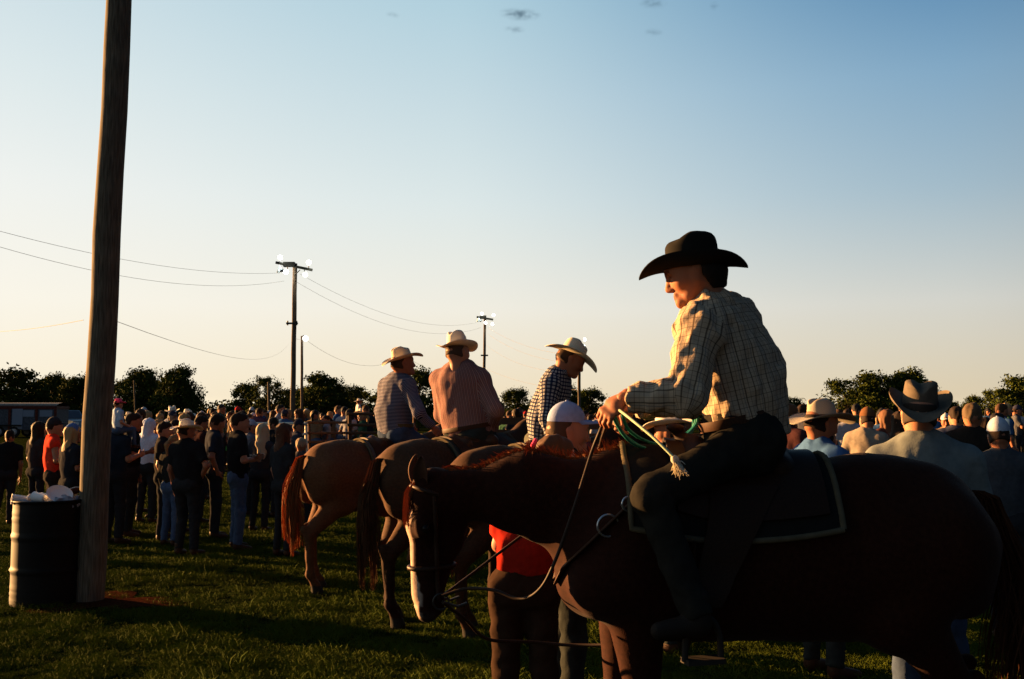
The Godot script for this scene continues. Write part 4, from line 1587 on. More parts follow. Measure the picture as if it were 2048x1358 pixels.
func set_ears(p: Node3D, headx: Transform3D, m: Material, tilt := 0.0) -> void:
	for s in [-1.0, 1.0]:
		var o := put("ear", ear_mesh(), m, p)
		o.transform = headx * Transform3D(Basis(Vector3.FORWARD, tilt) * Basis(Vector3.RIGHT, 0.95 * s), Vector3(0.0, 0.03, 0.058 * s))

var ear_m: ArrayMesh
func ear_mesh() -> Mesh:
	if ear_m == null: ear_m = ear_geo().done()
	return ear_m

func eye_set(p: Node3D, headx: Transform3D) -> void:
	var sp := SphereMesh.new()
	sp.radius = 0.02; sp.height = 0.04; sp.radial_segments = 16; sp.rings = 8
	for s in [-1.0, 1.0]:
		var o := put("eye", sp, mat(0.008, 0.005, 0.004, 0.08), p)
		o.transform = headx * Transform3D(Basis.IDENTITY, Vector3(0.17, 0.006, 0.0845 * s))

func down_axis(x: Vector3, y: Vector3) -> Basis:
	x = x.normalized()
	y = (y - x * x.dot(y)).normalized()
	return Basis(x, y, x.cross(y))

# saddle, pad and girth for a horse: three things that lie on it
func tack(hf: Field, xf: Transform3D, whose: String, pm: Material, sm: Material, seat_m: Material) -> void:
	var ids := PackedInt32Array(range(0, 17))
	var key := "pad %d" % hf.get_instance_id()
	if not shapes.has(key):
		var low := func(x: float) -> float: return 1.165 + 0.05 * pow((x - 0.14) / 0.38, 2.0)
		var rows := drape(hf, ids, -0.245, 0.525, 16, low, 0.006, 0.02)
		var e := edge_of(rows)
		e.append(e[0])
		var tg := Geo.new()
		tg.tube(e, 0.012, 7, false)
		var low2 := func(x: float) -> float: return 1.25 + 0.03 * pow((x - 0.1) / 0.3, 2.0)
		var rows2 := drape(hf, ids, -0.2, 0.36, 12, low2, 0.03, 0.014)
		var st := saddle_tree().geo(0.012)
		var gi := Geo.new()
		var gp := PackedVector3Array()
		for i in 25:
			var w := lerpf(-1.9, 1.9, i / 24.0) + PI
			var d := Vector3(0, cos(w), sin(w))
			gp.append(hf.onto(Vector3(0.3, 1.05, 0) + d * 0.7, -d, ids, 0.006, 0.65))
		gi.tube(gp, 0.045, 8, true, 0.16)
		var fen := []
		for s in [-1.0, 1.0]:
			var f0 := []
			var f1 := []
			for j in 9:
				var y := lerpf(1.34, 0.92, j / 8.0)
				var wd := lerpf(0.13, 0.055, pow(j / 8.0, 0.7))
				var a := PackedVector3Array()
				var b := PackedVector3Array()
				for i in 5:
					var x := 0.1 + 0.17 * j / 8.0 + wd * (i - 2) / 2.0
					var h := hf.onto(Vector3(x, y, 0.8 * s), Vector3(0, 0, -s), ids, 0.05, 0.6)
					if y < 1.0: h.z = 0.355 * s
					a.append(h); b.append(h + Vector3(0, 0, -0.012 * s))
				f0.append(a); f1.append(b)
			var fg := Geo.new()
			fg.grid(f0, false, s < 0); fg.grid(f1, false, s > 0)
			fen.append(fg.done())
		var sg := Geo.new()
		var sp := PackedVector3Array()
		for i in 17:
			var w := PI * i / 16.0
			sp.append(Vector3(0.068 * cos(w), 0.15 * pow(sin(w), 0.6), 0))
		sg.tube(sp, 0.012, 8, true)
		sg.box(Vector3(0, 0.0, 0), Vector3(0.14, 0.018, 0.07))
		shapes[key] = [sheet(rows).done(), tg.done(), sheet(rows2).done(), st.done(), gi.done(), fen, sg.done()]
	var k: Array = shapes[key]
	var pad := thing("saddle_blanket", "saddle blanket with pale wool edging on " + whose, "blanket", Vector3.ZERO, "saddle blankets")
	pad.transform = xf
	put("pad", k[0], pm, pad)
	put("edging", k[1], mat(0.08, 0.064, 0.04, 1.0, "cloth"), pad)
	var sd := thing("western_saddle", "brown leather western saddle on " + whose, "saddle", Vector3.ZERO, "western saddles")
	sd.transform = xf
	put("skirt", k[2], sm, sd)
	put("seat", k[3], seat_m, sd)
	put("girth", k[4], sm, sd)
	for i in 2:
		put("fender", k[5][i], sm, sd)
		var st := put("stirrup", k[6], mat(0.02, 0.016, 0.013, 0.7), sd)
		st.transform = Transform3D(Basis(Vector3.UP, 0.25 * (1 - 2 * i)), Vector3(0.29, 0.745, 0.385 * (2 * i - 1)))

var shapes := {}

func herd() -> void:
	var hx := Transform3D(down_axis(Vector3(0.72, -0.7, 0), Vector3(0.7, 0.72, 0)), Vector3(1.16, 1.68, 0))
	var neck := [[Vector3(0.46, 1.16, 0), 0.28], [Vector3(0.84, 1.42, 0), 0.165], [Vector3(1.12, 1.62, 0), 0.1]]
	var f := horse_field(neck, hx, {"hind_near": 0.1, "hind_off": -0.06, "fore_off": 0.05})
	var g := f.geo(0.017)
	var r := RandomNumberGenerator.new()
	r.seed = 31
	var tails := [tail_geo(r, Vector3(-0.86, 1.3, 0), 900).done(), tail_geo(r, Vector3(-0.86, 1.3, 0), 900, 0.36).done()]
	var mane := Geo.new()
	for i in 420:
		var t := r.randf()
		var c := Vector3(0.5, 1.44, 0).lerp(Vector3(1.13, 1.735, 0), t) + Vector3(0, 0.02 - 0.06 * sin(PI * t), 0)
		var path := PackedVector3Array()
		var len_ := r.randf_range(0.12, 0.26)
		for k in 5:
			var s := k / 4.0
			path.append(c + Vector3(-0.03 * s + r.randf_range(-0.01, 0.01), 0.03 * sin(s * 3.0) - len_ * s * s, -0.1 * s - 0.03 * s * s))
		var sh := r.randf_range(0.6, 1.2)
		strand(mane, path, 0.006, Color(sh, sh, sh), Vector3(0.2, 0, 1))
	var mane_m := mane.done()
	var look := [
		["sorrel horse seen from behind with glowing red tail, leftmost of the three", 597.0, 9.3, Vector2(0.75, -0.66), Color(0.115, 0.054, 0.026), Color(0.10, 0.045, 0.022), mat(0.19, 0.07, 0.024, 0.6, "strand"), 0, 0.97, "the leftmost sorrel horse", mat(0.10, 0.09, 0.08, 0.95, "cloth")],
		["brown bay horse with dark tail, middle of the three seen from behind", 755.0, 7.85, Vector2(0.7, -0.71), Color(0.07, 0.035, 0.019), Color(0.028, 0.015, 0.009), mat(0.075, 0.035, 0.016, 0.6, "strand"), 1, 1.0, "the middle brown horse", mat(0.05, 0.045, 0.04, 0.95, "cloth")],
		["dark chestnut horse standing behind the nearest horse's head, under the bending rider", 893.0, 7.45, Vector2(0.8, -0.6), Color(0.055, 0.024, 0.012), Color(0.05, 0.02, 0.01), mat(0.13, 0.04, 0.014, 0.6, "strand"), 0, 0.97, "the horse under the bending rider", mat(0.04, 0.04, 0.045, 0.95, "cloth")]]
	for l in look:
		var d2: Vector2 = l[3].normalized()
		var tail := ground(l[1], l[2])
		var p := thing("horse", l[0], "horse", Vector3(tail.x + d2.x * 0.88, tail.y, tail.z + d2.y * 0.88), "horses standing in a row")
		p.rotation.y = atan2(-d2.y, d2.x)
		p.scale = Vector3.ONE * l[8]
		var gg := Geo.new()
		gg.add(g)
		horse_colours(gg, hx, l[4], l[5], l[7] == 0)
		put("body", gg, mat(1, 1, 1, 0.72, "coat"), p)
		var em := mat(l[4].r, l[4].g, l[4].b, 0.8)
		set_ears(p, hx, em, 0.25)
		eye_set(p, hx)
		put("tail", tails[l[7]], l[6], p)
		put("mane", mane_m, l[6], p)
		tack(f, p.transform, l[9], l[10], leather, mat(0.07, 0.03, 0.014, 0.45, "leather"))
		var br := thing("bridle", "leather bridle on " + l[9], "bridle", Vector3.ZERO, "bridles of the three horses")
		br.transform = p.transform
		bridle(br, hx, leather)
	riders(look)

func bridle(br: Node3D, hx: Transform3D, m: Material) -> void:
	if not shapes.has("bridle"):
		var hf := horse_head()
		var ids := hf.all()
		var ring := func(c: Vector3, ax: Vector3, w0: float, w1: float) -> PackedVector3Array:
			var pts := PackedVector3Array()
			var e1 := ax.cross(Vector3.BACK).normalized()
			for i in 25:
				var w := lerpf(w0, w1, i / 24.0)
				var d := e1 * cos(w) + Vector3.BACK * sin(w)
				pts.append(hf.onto(c + d * 0.24, -d, ids, 0.006, 0.24))
			return pts
		var a := Geo.new()
		a.tube(ring.call(Vector3(0.34, -0.05, 0), Vector3(1, -0.1, 0), 0, TAU), 0.011, 6, false)
		var b := Geo.new()
		b.tube(ring.call(Vector3(0.03, -0.06, 0), Vector3(1, 0.25, 0), 0, TAU), 0.011, 6, false)
		var cks := []
		for s in [-1.0, 1.0]:
			var pts := PackedVector3Array()
			for i in 12:
				var t := i / 11.0
				pts.append(hf.onto(Vector3(lerpf(0.03, 0.47, t), lerpf(-0.02, -0.075, t), 0.24 * s), Vector3(0, 0, -s), ids, 0.006, 0.23))
			var c := Geo.new()
			c.tube(pts, 0.01, 6)
			cks.append(c.done())
		var bits := []
		for s in [-1.0, 1.0]:
			var bit := Geo.new()
			var pts := PackedVector3Array()
			for i in 17: pts.append(Vector3(0.48 + 0.034 * cos(TAU * i / 16), -0.085 + 0.034 * sin(TAU * i / 16), 0.066 * s))
			bit.tube(pts, 0.005, 6, false)
			bit.tube(PackedVector3Array([Vector3(0.48, -0.09, 0.066 * s), Vector3(0.5, -0.16, 0.07 * s), Vector3(0.485, -0.2, 0.07 * s)]), 0.006, 6)
			bits.append(bit.done())
		shapes["bridle"] = [a.done(), b.done(), cks, bits]
	var k: Array = shapes["bridle"]
	for q in [["noseband", k[0]], ["crownpiece", k[1]], ["cheekpiece", k[2][0]], ["cheekpiece", k[2][1]]]:
		put(q[0], q[1], m, br).transform = hx
	for b in k[3]: put("bit", b, mat(0.05, 0.045, 0.04, 0.5, "metal"), br).transform = hx

# joints of a mounted rider: legs from where the horse goes
func mounted(J: Dictionary, fwd: Vector3, root: Vector3) -> Dictionary:
	var right := fwd.cross(Vector3.UP)
	for k in J:
		if J[k] is Vector3 and not k.begins_with("hp"): J[k] -= root
	var pel: Vector3 = J.pel
	for s in [["l", -1.0], ["r", 1.0]]:
		var q: float = s[1]
		J["h" + s[0]] = pel + right * 0.1 * q + Vector3(0, -0.02, 0)
		J["k" + s[0]] = pel + right * 0.35 * q + fwd * 0.34 + Vector3(0, -0.24, 0)
		J["a" + s[0]] = pel + right * 0.4 * q + fwd * 0.16 + Vector3(0, -0.66, 0)
		J["t" + s[0]] = pel + right * 0.43 * q + fwd * 0.31 + Vector3(0, -0.71, 0)
	return J

func hat_of(key: String) -> Array:
	if not hat_shapes.has(key):
		var h: Array
		match key:
			"black": h = cowboy_hat(0.108, 0.086, 0.218, 0.185, 0.145, 0.1, 0.03, 0.95, 0.25)
			"straw": h = cowboy_hat(0.105, 0.086, 0.215, 0.19, 0.13, 0.065, 0.035, 0.84, 0.32)
			"tall": h = cowboy_hat(0.105, 0.086, 0.205, 0.185, 0.15, 0.07, 0.02, 0.8, 0.3)
			"curled": h = cowboy_hat(0.105, 0.086, 0.22, 0.2, 0.135, 0.115, 0.035, 0.86, 0.4)
			"wide": h = cowboy_hat(0.105, 0.086, 0.235, 0.2, 0.13, 0.05, 0.06, 0.85, 0.3)
		for i in 3: h[i] = h[i].done()
		hat_shapes[key] = h
	return hat_shapes[key]

func riders(look: Array) -> void:
	var blue := woven("blue striped cotton", Color(0.10, 0.12, 0.21), [[16, 0, 6, Color(0.58, 0.56, 0.58), true, 0.75], [32, 12, 13, Color(0.3, 0.1, 0.12), true, 0.6]], 0.22)
	var pink := woven("red striped cotton", Color(0.5, 0.41, 0.38), [[16, 0, 6, Color(0.36, 0.12, 0.12), false, 0.6], [32, 10, 12, Color(0.16, 0.14, 0.22), false, 0.6]], 0.2)
	var plaid := woven("blue white plaid", Color(0.62, 0.6, 0.58), [[32, 0, 13, Color(0.05, 0.08, 0.17), false, 0.75], [32, 0, 13, Color(0.05, 0.08, 0.17), true, 0.75], [64, 22, 24, Color(0.1, 0.12, 0.2), true, 0.6]], 0.23)
	var brown_hair := mat(0.04, 0.022, 0.012, 0.8)
	var dirs := []
	for l in look: dirs.append(Vector3(l[3].x, 0, l[3].y).normalized())
	var band := mat(0.05, 0.03, 0.02, 0.8)
	# first rider
	var root := ground(792, 10.0)
	var J := {"pel": at(793, 864, 10.0), "mid": at(786, 822, 10.0), "ch": at(796, 762, 9.98), "hd": at(806, 729, 9.95), "sl": at(773, 772, 10.12), "sr": at(817, 774, 9.86), "el": at(762, 822, 10.15), "wl": at(808, 852, 10.3), "er": at(838, 826, 9.72), "wr": at(866, 855, 9.8), "hb": turn_head(-66, -10)}
	var p := thing("person", "mounted rider in blue striped shirt and tan straw hat, leftmost of three", "person", root, "mounted riders with backs turned")
	person_parts(p, mounted(J, dirs[0], root), {"cell": 0.015, "W": 0.215, "D": 0.15, "sleeve": "long", "shirt": blue, "weave": true, "collar": blue, "skin": skin_tan, "pants": denim, "shoe": leather, "belt": mat(0.10, 0.07, 0.03, 0.6, "leather"), "hair": ["cropped", brown_hair], "hat": [straw, band, hat_of("straw")], "hat_tilt": 0.1, "hem": 0.02, "grip": true, "garm": 1.1})
	# second rider
	root = ground(936, 8.7)
	J = {"pel": at(938, 872, 8.7), "mid": at(932, 815, 8.72), "ch": at(918, 745, 8.7), "hd": at(916, 708, 8.66), "sl": at(880, 758, 8.8), "sr": at(962, 760, 8.62), "el": at(884, 830, 8.85), "wl": at(945, 858, 9.0), "er": at(992, 822, 8.5), "wr": at(980, 862, 8.75), "hb": turn_head(-38, 0, 8)}
	p = thing("person", "broad mounted rider in red striped shirt and white hat, middle of three", "person", root, "mounted riders with backs turned")
	person_parts(p, mounted(J, dirs[1], root), {"cell": 0.015, "W": 0.25, "D": 0.18, "sleeve": "long", "shirt": pink, "weave": true, "collar": pink, "skin": skin_mat, "pants": dark_jeans, "shoe": leather, "belt": leather, "hair": ["cropped", mat(0.05, 0.032, 0.022, 0.8)], "hat": [straw_pale, mat(0.02, 0.02, 0.02, 0.8), hat_of("tall")], "hat_tilt": -0.05, "hem": 0.01, "grip": true, "garm": 1.2, "girth": 1.15, "folds": 0.012})
	# third rider, bending over
	root = ground(1092, 8.1)
	J = {"pel": at(1092, 882, 8.1), "mid": at(1090, 832, 8.1), "ch": at(1113, 752, 8.08), "hd": at(1140, 722, 8.05), "sl": at(1122, 764, 8.26), "sr": at(1102, 768, 7.93), "el": at(1130, 838, 8.3), "wl": at(1150, 880, 8.2), "er": at(1094, 838, 7.85), "wr": at(1108, 884, 7.8), "hb": turn_head(-84, 24)}
	p = thing("person", "mounted rider in blue and white plaid bending forward under a tan straw hat", "person", root, "mounted riders with backs turned")
	person_parts(p, mounted(J, dirs[2], root), {"cell": 0.014, "W": 0.185, "D": 0.135, "sleeve": "long", "shirt": plaid, "weave": true, "collar": plaid, "skin": skin_tan, "pants": mat(0.09, 0.09, 0.07, 0.95, "cloth"), "shoe": leather, "belt": leather, "hair": ["cropped", brown_hair], "hat": [straw, band, hat_of("wide")], "hem": 0.02, "grip": true, "garm": 1.05})

# ---------------------------------------------------------------- the nearest horse and its rider
func near_pair() -> void:
	var yaw := 0.3
	var hx := Transform3D(down_axis(Vector3(0.06, -1, 0.0), Vector3(cos(yaw), 0.05, -sin(yaw))).scaled_local(Vector3.ONE * 0.9), Vector3(1.295, 1.318, 0.0))
	var neck := [[Vector3(0.45, 1.17, 0), 0.265], [Vector3(0.9, 1.292, 0), 0.14], [Vector3(1.18, 1.285, 0), 0.076], [Vector3(1.27, 1.28, 0), 0.072]]
	var f := horse_field(neck, hx, {"hind_near": 0.08, "fore_near": -0.04, "fore_off": 0.03})
	var g := f.geo(0.0125)
	horse_colours(g, hx, Color(0.031, 0.0098, 0.0042), Color(0.026, 0.0085, 0.004), true, false)
	var p := thing("horse", "dark chestnut horse with white blaze and lowered head, nearest the camera", "horse", Vector3(0.985, 0, -4.05))
	p.rotation.y = PI
	p.scale = Vector3.ONE * 1.03
	put("body", g, mat(1, 1, 1, 0.72, "coat"), p)
	set_ears(p, hx, mat(0.045, 0.018, 0.009, 0.8), 0.05)
	eye_set(p, hx)
	var r := RandomNumberGenerator.new()
	r.seed = 41
	var hair := mat(0.13, 0.04, 0.013, 0.6, "strand")
	var mane := Geo.new()
	for i in 900:
		var t := r.randf()
		var c := f.onto(Vector3(lerpf(0.48, 1.2, t), 1.8, r.randf_range(-0.02, 0.02)), Vector3.DOWN, PackedInt32Array(range(2, f.A.size())), 0.0, 0.8)
		var path := PackedVector3Array()
		var up := r.randf() < 0.35
		var len_ := r.randf_range(0.015, 0.05) if up else r.randf_range(0.03, 0.075)
		if t > 0.62: len_ *= 0.5
		if t > 0.5 and t < 0.58: len_ *= 0.9
		var side := r.randf_range(-0.3, 0.3) if up else 1.0
		if t > 0.5 and t < 0.58: side = -1.0
		var dx := r.randf_range(-0.02, 0.05)
		for k in 5:
			var s := k / 4.0
			path.append(c + Vector3(dx * s, (len_ * s if up else 0.018 * sin(s * 3.1) - len_ * s * s) - 0.004, side * len_ * s * (0.9 if not up else 0.6)))
		var sh := r.randf_range(0.5, 1.2)
		strand(mane, path, 0.0022, Color(sh, sh, sh), Vector3(r.randf_range(-0.5, 0.5), 0, 1))
	put("mane", mane, hair, p)
	var fore := Geo.new()
	for i in 160:
		var path := PackedVector3Array()
		var o := Vector3(r.randf_range(-0.02, 0.02), 0.055, r.randf_range(-0.035, 0.035))
		var len_ := r.randf_range(0.08, 0.17)
		for k in 5:
			var s := k / 4.0
			path.append(hx * (o + Vector3(len_ * s, 0.03 * sin(s * 2.6) - 0.0 * s, o.z * 0.6 * s)))
		var sh := r.randf_range(0.7, 1.3)
		strand(fore, path, 0.0035, Color(sh, sh, sh), Vector3(r.randf_range(-0.3, 0.3), 0, 1))
	put("forelock", fore, hair, p)
	put("tail", tail_geo(r, Vector3(-0.86, 1.3, 0), 500), mat(0.05, 0.018, 0.008, 0.6, "strand"), p)
	tack(f, p.transform, "the nearest dark chestnut horse", mat(0.012, 0.011, 0.010, 0.95, "cloth"), mat(0.026, 0.011, 0.005, 0.55, "leather"), mat(0.03, 0.013, 0.007, 0.6, "leather"))
	var br := thing("bridle", "brown leather bridle with noseband on the nearest horse's blazed face", "bridle")
	br.transform = p.transform
	bridle(br, hx, mat(0.04, 0.018, 0.01, 0.5, "leather"))
	# breast collar with silver rings
	var bc := thing("breast_collar", "leather breast collar with silver rings on the nearest horse's shoulder", "breast collar")
	bc.transform = p.transform
	var ids := PackedInt32Array(range(0, 17))
	for s in [-1.0, 1.0]:
		var pts := PackedVector3Array()
		for q in [[0.5, 1.3], [0.56, 1.24], [0.63, 1.17], [0.7, 1.1], [0.76, 1.03]]:
			pts.append(f.onto(Vector3(q[0], q[1], 0.6 * s), Vector3(0, 0, -s), ids, 0.008, 0.6))
		pts.append(f.onto(Vector3(1.3, 0.96, 0.05 * s), Vector3.LEFT, ids, 0.002, 0.9))
		var st := Geo.new()
		st.tube(pts, 0.022, 8, true, 0.3)
		put("strap", st, leather, bc)
		for q in [[0.53, 1.275, 0.026], [0.605, 1.195, 0.04]]:
			var c := f.onto(Vector3(q[0], q[1], 0.6 * s), Vector3(0, 0, -s), ids, 0.018, 0.6)
			var rg := Geo.new()
			var rp := PackedVector3Array()
			for i in 21: rp.append(c + Vector3(q[2] * cos(TAU * i / 20), q[2] * sin(TAU * i / 20), 0.012 * s * cos(TAU * i / 20)))
			rg.tube(rp, 0.0042, 7, false)
			put("ring", rg, mat(0.35, 0.36, 0.38, 0.35, "metal"), bc)
	near_rider()
	near_ropes()

func near_rider() -> void:
	var tan := woven("tan checked shirt", Color(0.62, 0.54, 0.45), [[64, 0, 7, Color(0.16, 0.12, 0.10), false, 0.55], [64, 30, 33, Color(0.25, 0.2, 0.17), false, 0.4], [64, 12, 15, Color(0.16, 0.12, 0.10), true, 0.5], [64, 44, 46, Color(0.3, 0.24, 0.2), true, 0.35], [128, 50, 54, Color(0.2, 0.24, 0.3), false, 0.4]], 0.145)
	var root := ground(1480, 4.0)
	var J := {"pel": at(1489, 872, 4.0), "mid": at(1482, 752, 4.02), "ch": at(1428, 630, 4.0), "hd": at(1389, 549, 3.98), "sl": at(1398, 658, 3.84), "sr": at(1474, 642, 4.15),
		"el": at(1372, 796, 3.72), "wl": at(1246, 797, 3.76), "er": at(1440, 790, 4.32), "wr": at(1262, 815, 4.14), "hb": turn_head(79, 15), "hpl": Vector3(0.1, -0.6, -0.7), "hpr": Vector3(0.1, -0.6, 0.7)}
	mounted(J, Vector3(-1, 0, 0), root)
	for k in [["kl", 1302, 992, 3.66], ["al", 1395, 1232, 3.62], ["tl", 1318, 1262, 3.6], ["kr", 1318, 962, 4.38], ["ar", 1400, 1190, 4.42], ["tr", 1330, 1210, 4.44]]:
		J[k[0]] = at(k[1], k[2], k[3]) - root
	var p := thing("person", "rider in tan checked shirt and black cowboy hat on the nearest horse", "person", root)
	person_parts(p, J, {"cell": 0.0105, "W": 0.225, "D": 0.16, "sleeve": "long", "shirt": tan, "weave": true, "collar": tan, "skin": skin_tan, "pants": mat(0.017, 0.0155, 0.013, 0.95, "cloth"), "shoe": mat(0.012, 0.008, 0.006, 0.7), "belt": leather,
		"hair": ["fringe", mat(0.012, 0.008, 0.006, 0.8)], "hat": [black_felt, mat(0.012, 0.01, 0.009, 0.6), hat_of("black")], "hat_tilt": 0.2, "hat_drop": 0.034, "creases": 0.01, "hem": 0.03, "rise": 0.12, "grip": true, "garm": 1.28, "folds": 0.018, "fine": Vector3(13, 8, 13), "drop": 0.9})

func rope(called: String, label: String, cat: String, pts: Array, r, m: Material, parent: Node3D = null, part := "") -> Node3D:
	var cv := Curve3D.new()
	for i in pts.size():
		var tn: Vector3 = (pts[mini(i + 1, pts.size() - 1)] - pts[maxi(i - 1, 0)]) / 6.0
		cv.add_point(pts[i], -tn, tn)
	cv.bake_interval = 0.012
	var g := Geo.new()
	g.tube(cv.get_baked_points(), r, 8)
	if parent != null: return put(part, g, m, parent)
	var o := put(called, g, m)
	tag(o, label, cat)
	return o

func near_ropes() -> void:
	var teal := mat(0.02, 0.20, 0.15, 0.6, "leather")
	var pale := mat(0.36, 0.42, 0.26, 0.6, "leather")
	var t := thing("lariat", "teal lariat coiled in the nearest rider's hand, its frayed end hanging", "rope")
	var coils := [[1215, 815, 1262, 884, 1330, 896, 1392, 850, 1388, 800], [1242, 815, 1260, 862, 1320, 888, 1384, 858, 1394, 812], [1225, 812, 1250, 872, 1326, 905, 1384, 862, 1380, 806]]
	for k in coils.size():
		var pts := []
		var c = coils[k]
		for i in 5: pts.append(at(c[i * 2], c[i * 2 + 1], [3.85, 3.92, 4.15, 4.4, 4.35][i] + 0.02 * k))
		rope("", "", "", pts, 0.0068, teal, t, "coil")
	rope("", "", "", [at(1232, 815, 3.78), at(1262, 838, 3.62), at(1308, 876, 3.5), at(1346, 913, 3.44)], 0.0056, pale, t, "rope_end")
	var g := Geo.new()
	var r := RandomNumberGenerator.new()
	r.seed = 8
	var a := at(1346, 912, 3.44)
	g.tube(PackedVector3Array([a, a.lerp(at(1352, 924, 3.44), 0.5), at(1352, 924, 3.44)]), [0.009, 0.015, 0.013], 9)
	for i in 90:
		var e := at(1360 + r.randfn() * 8.0, 944 + r.randfn() * 6.0, 3.44 + r.randf_range(-0.02, 0.02))
		var s := at(1352 + r.randf_range(-5, 5), 922, 3.44 + r.randf_range(-0.012, 0.012))
		var sh := r.randf_range(0.6, 1.2)
		strand(g, PackedVector3Array([s, s.lerp(e, 0.5) + Vector3(r.randfn(), r.randfn(), r.randfn()) * 0.004, e]), 0.0022, Color(sh, sh, sh), Vector3(r.randf(), 0, 1))
	put("tassel", g, mat(0.46, 0.42, 0.34, 0.9, "strand"), t)
	var strap := mat(0.035, 0.018, 0.01, 0.55, "leather")
	rope("rein", "leather rein from the rider's hand down over the horse's neck", "rein", [at(1216, 822, 3.85), at(1200, 862, 3.84), at(1183, 906, 3.86), at(1150, 1010, 3.76), at(1111, 1120, 3.72), at(1080, 1178, 3.74), at(1040, 1198, 3.8), at(985, 1180, 3.86), at(930, 1178, 3.92), at(884, 1192, 3.93)], 0.0065, strap)
	rope("rein", "off side rein crossing behind the lowered neck to the rider's hand", "rein", [at(1222, 825, 4.0), at(1206, 870, 4.12), at(1190, 912, 4.22), at(1130, 1000, 4.32), at(980, 1120, 4.28), at(888, 1190, 4.09)], 0.0065, strap)
	rope("lead_rope", "thin lead rope hanging under the nearest horse's chest", "rope", [at(886, 1205, 4.0), at(930, 1238, 4.1), at(975, 1278, 4.2), at(1060, 1284, 4.3), at(1140, 1290, 4.3), at(1225, 1287, 4.2), at(1262, 1262, 4.1)], 0.007, strap)
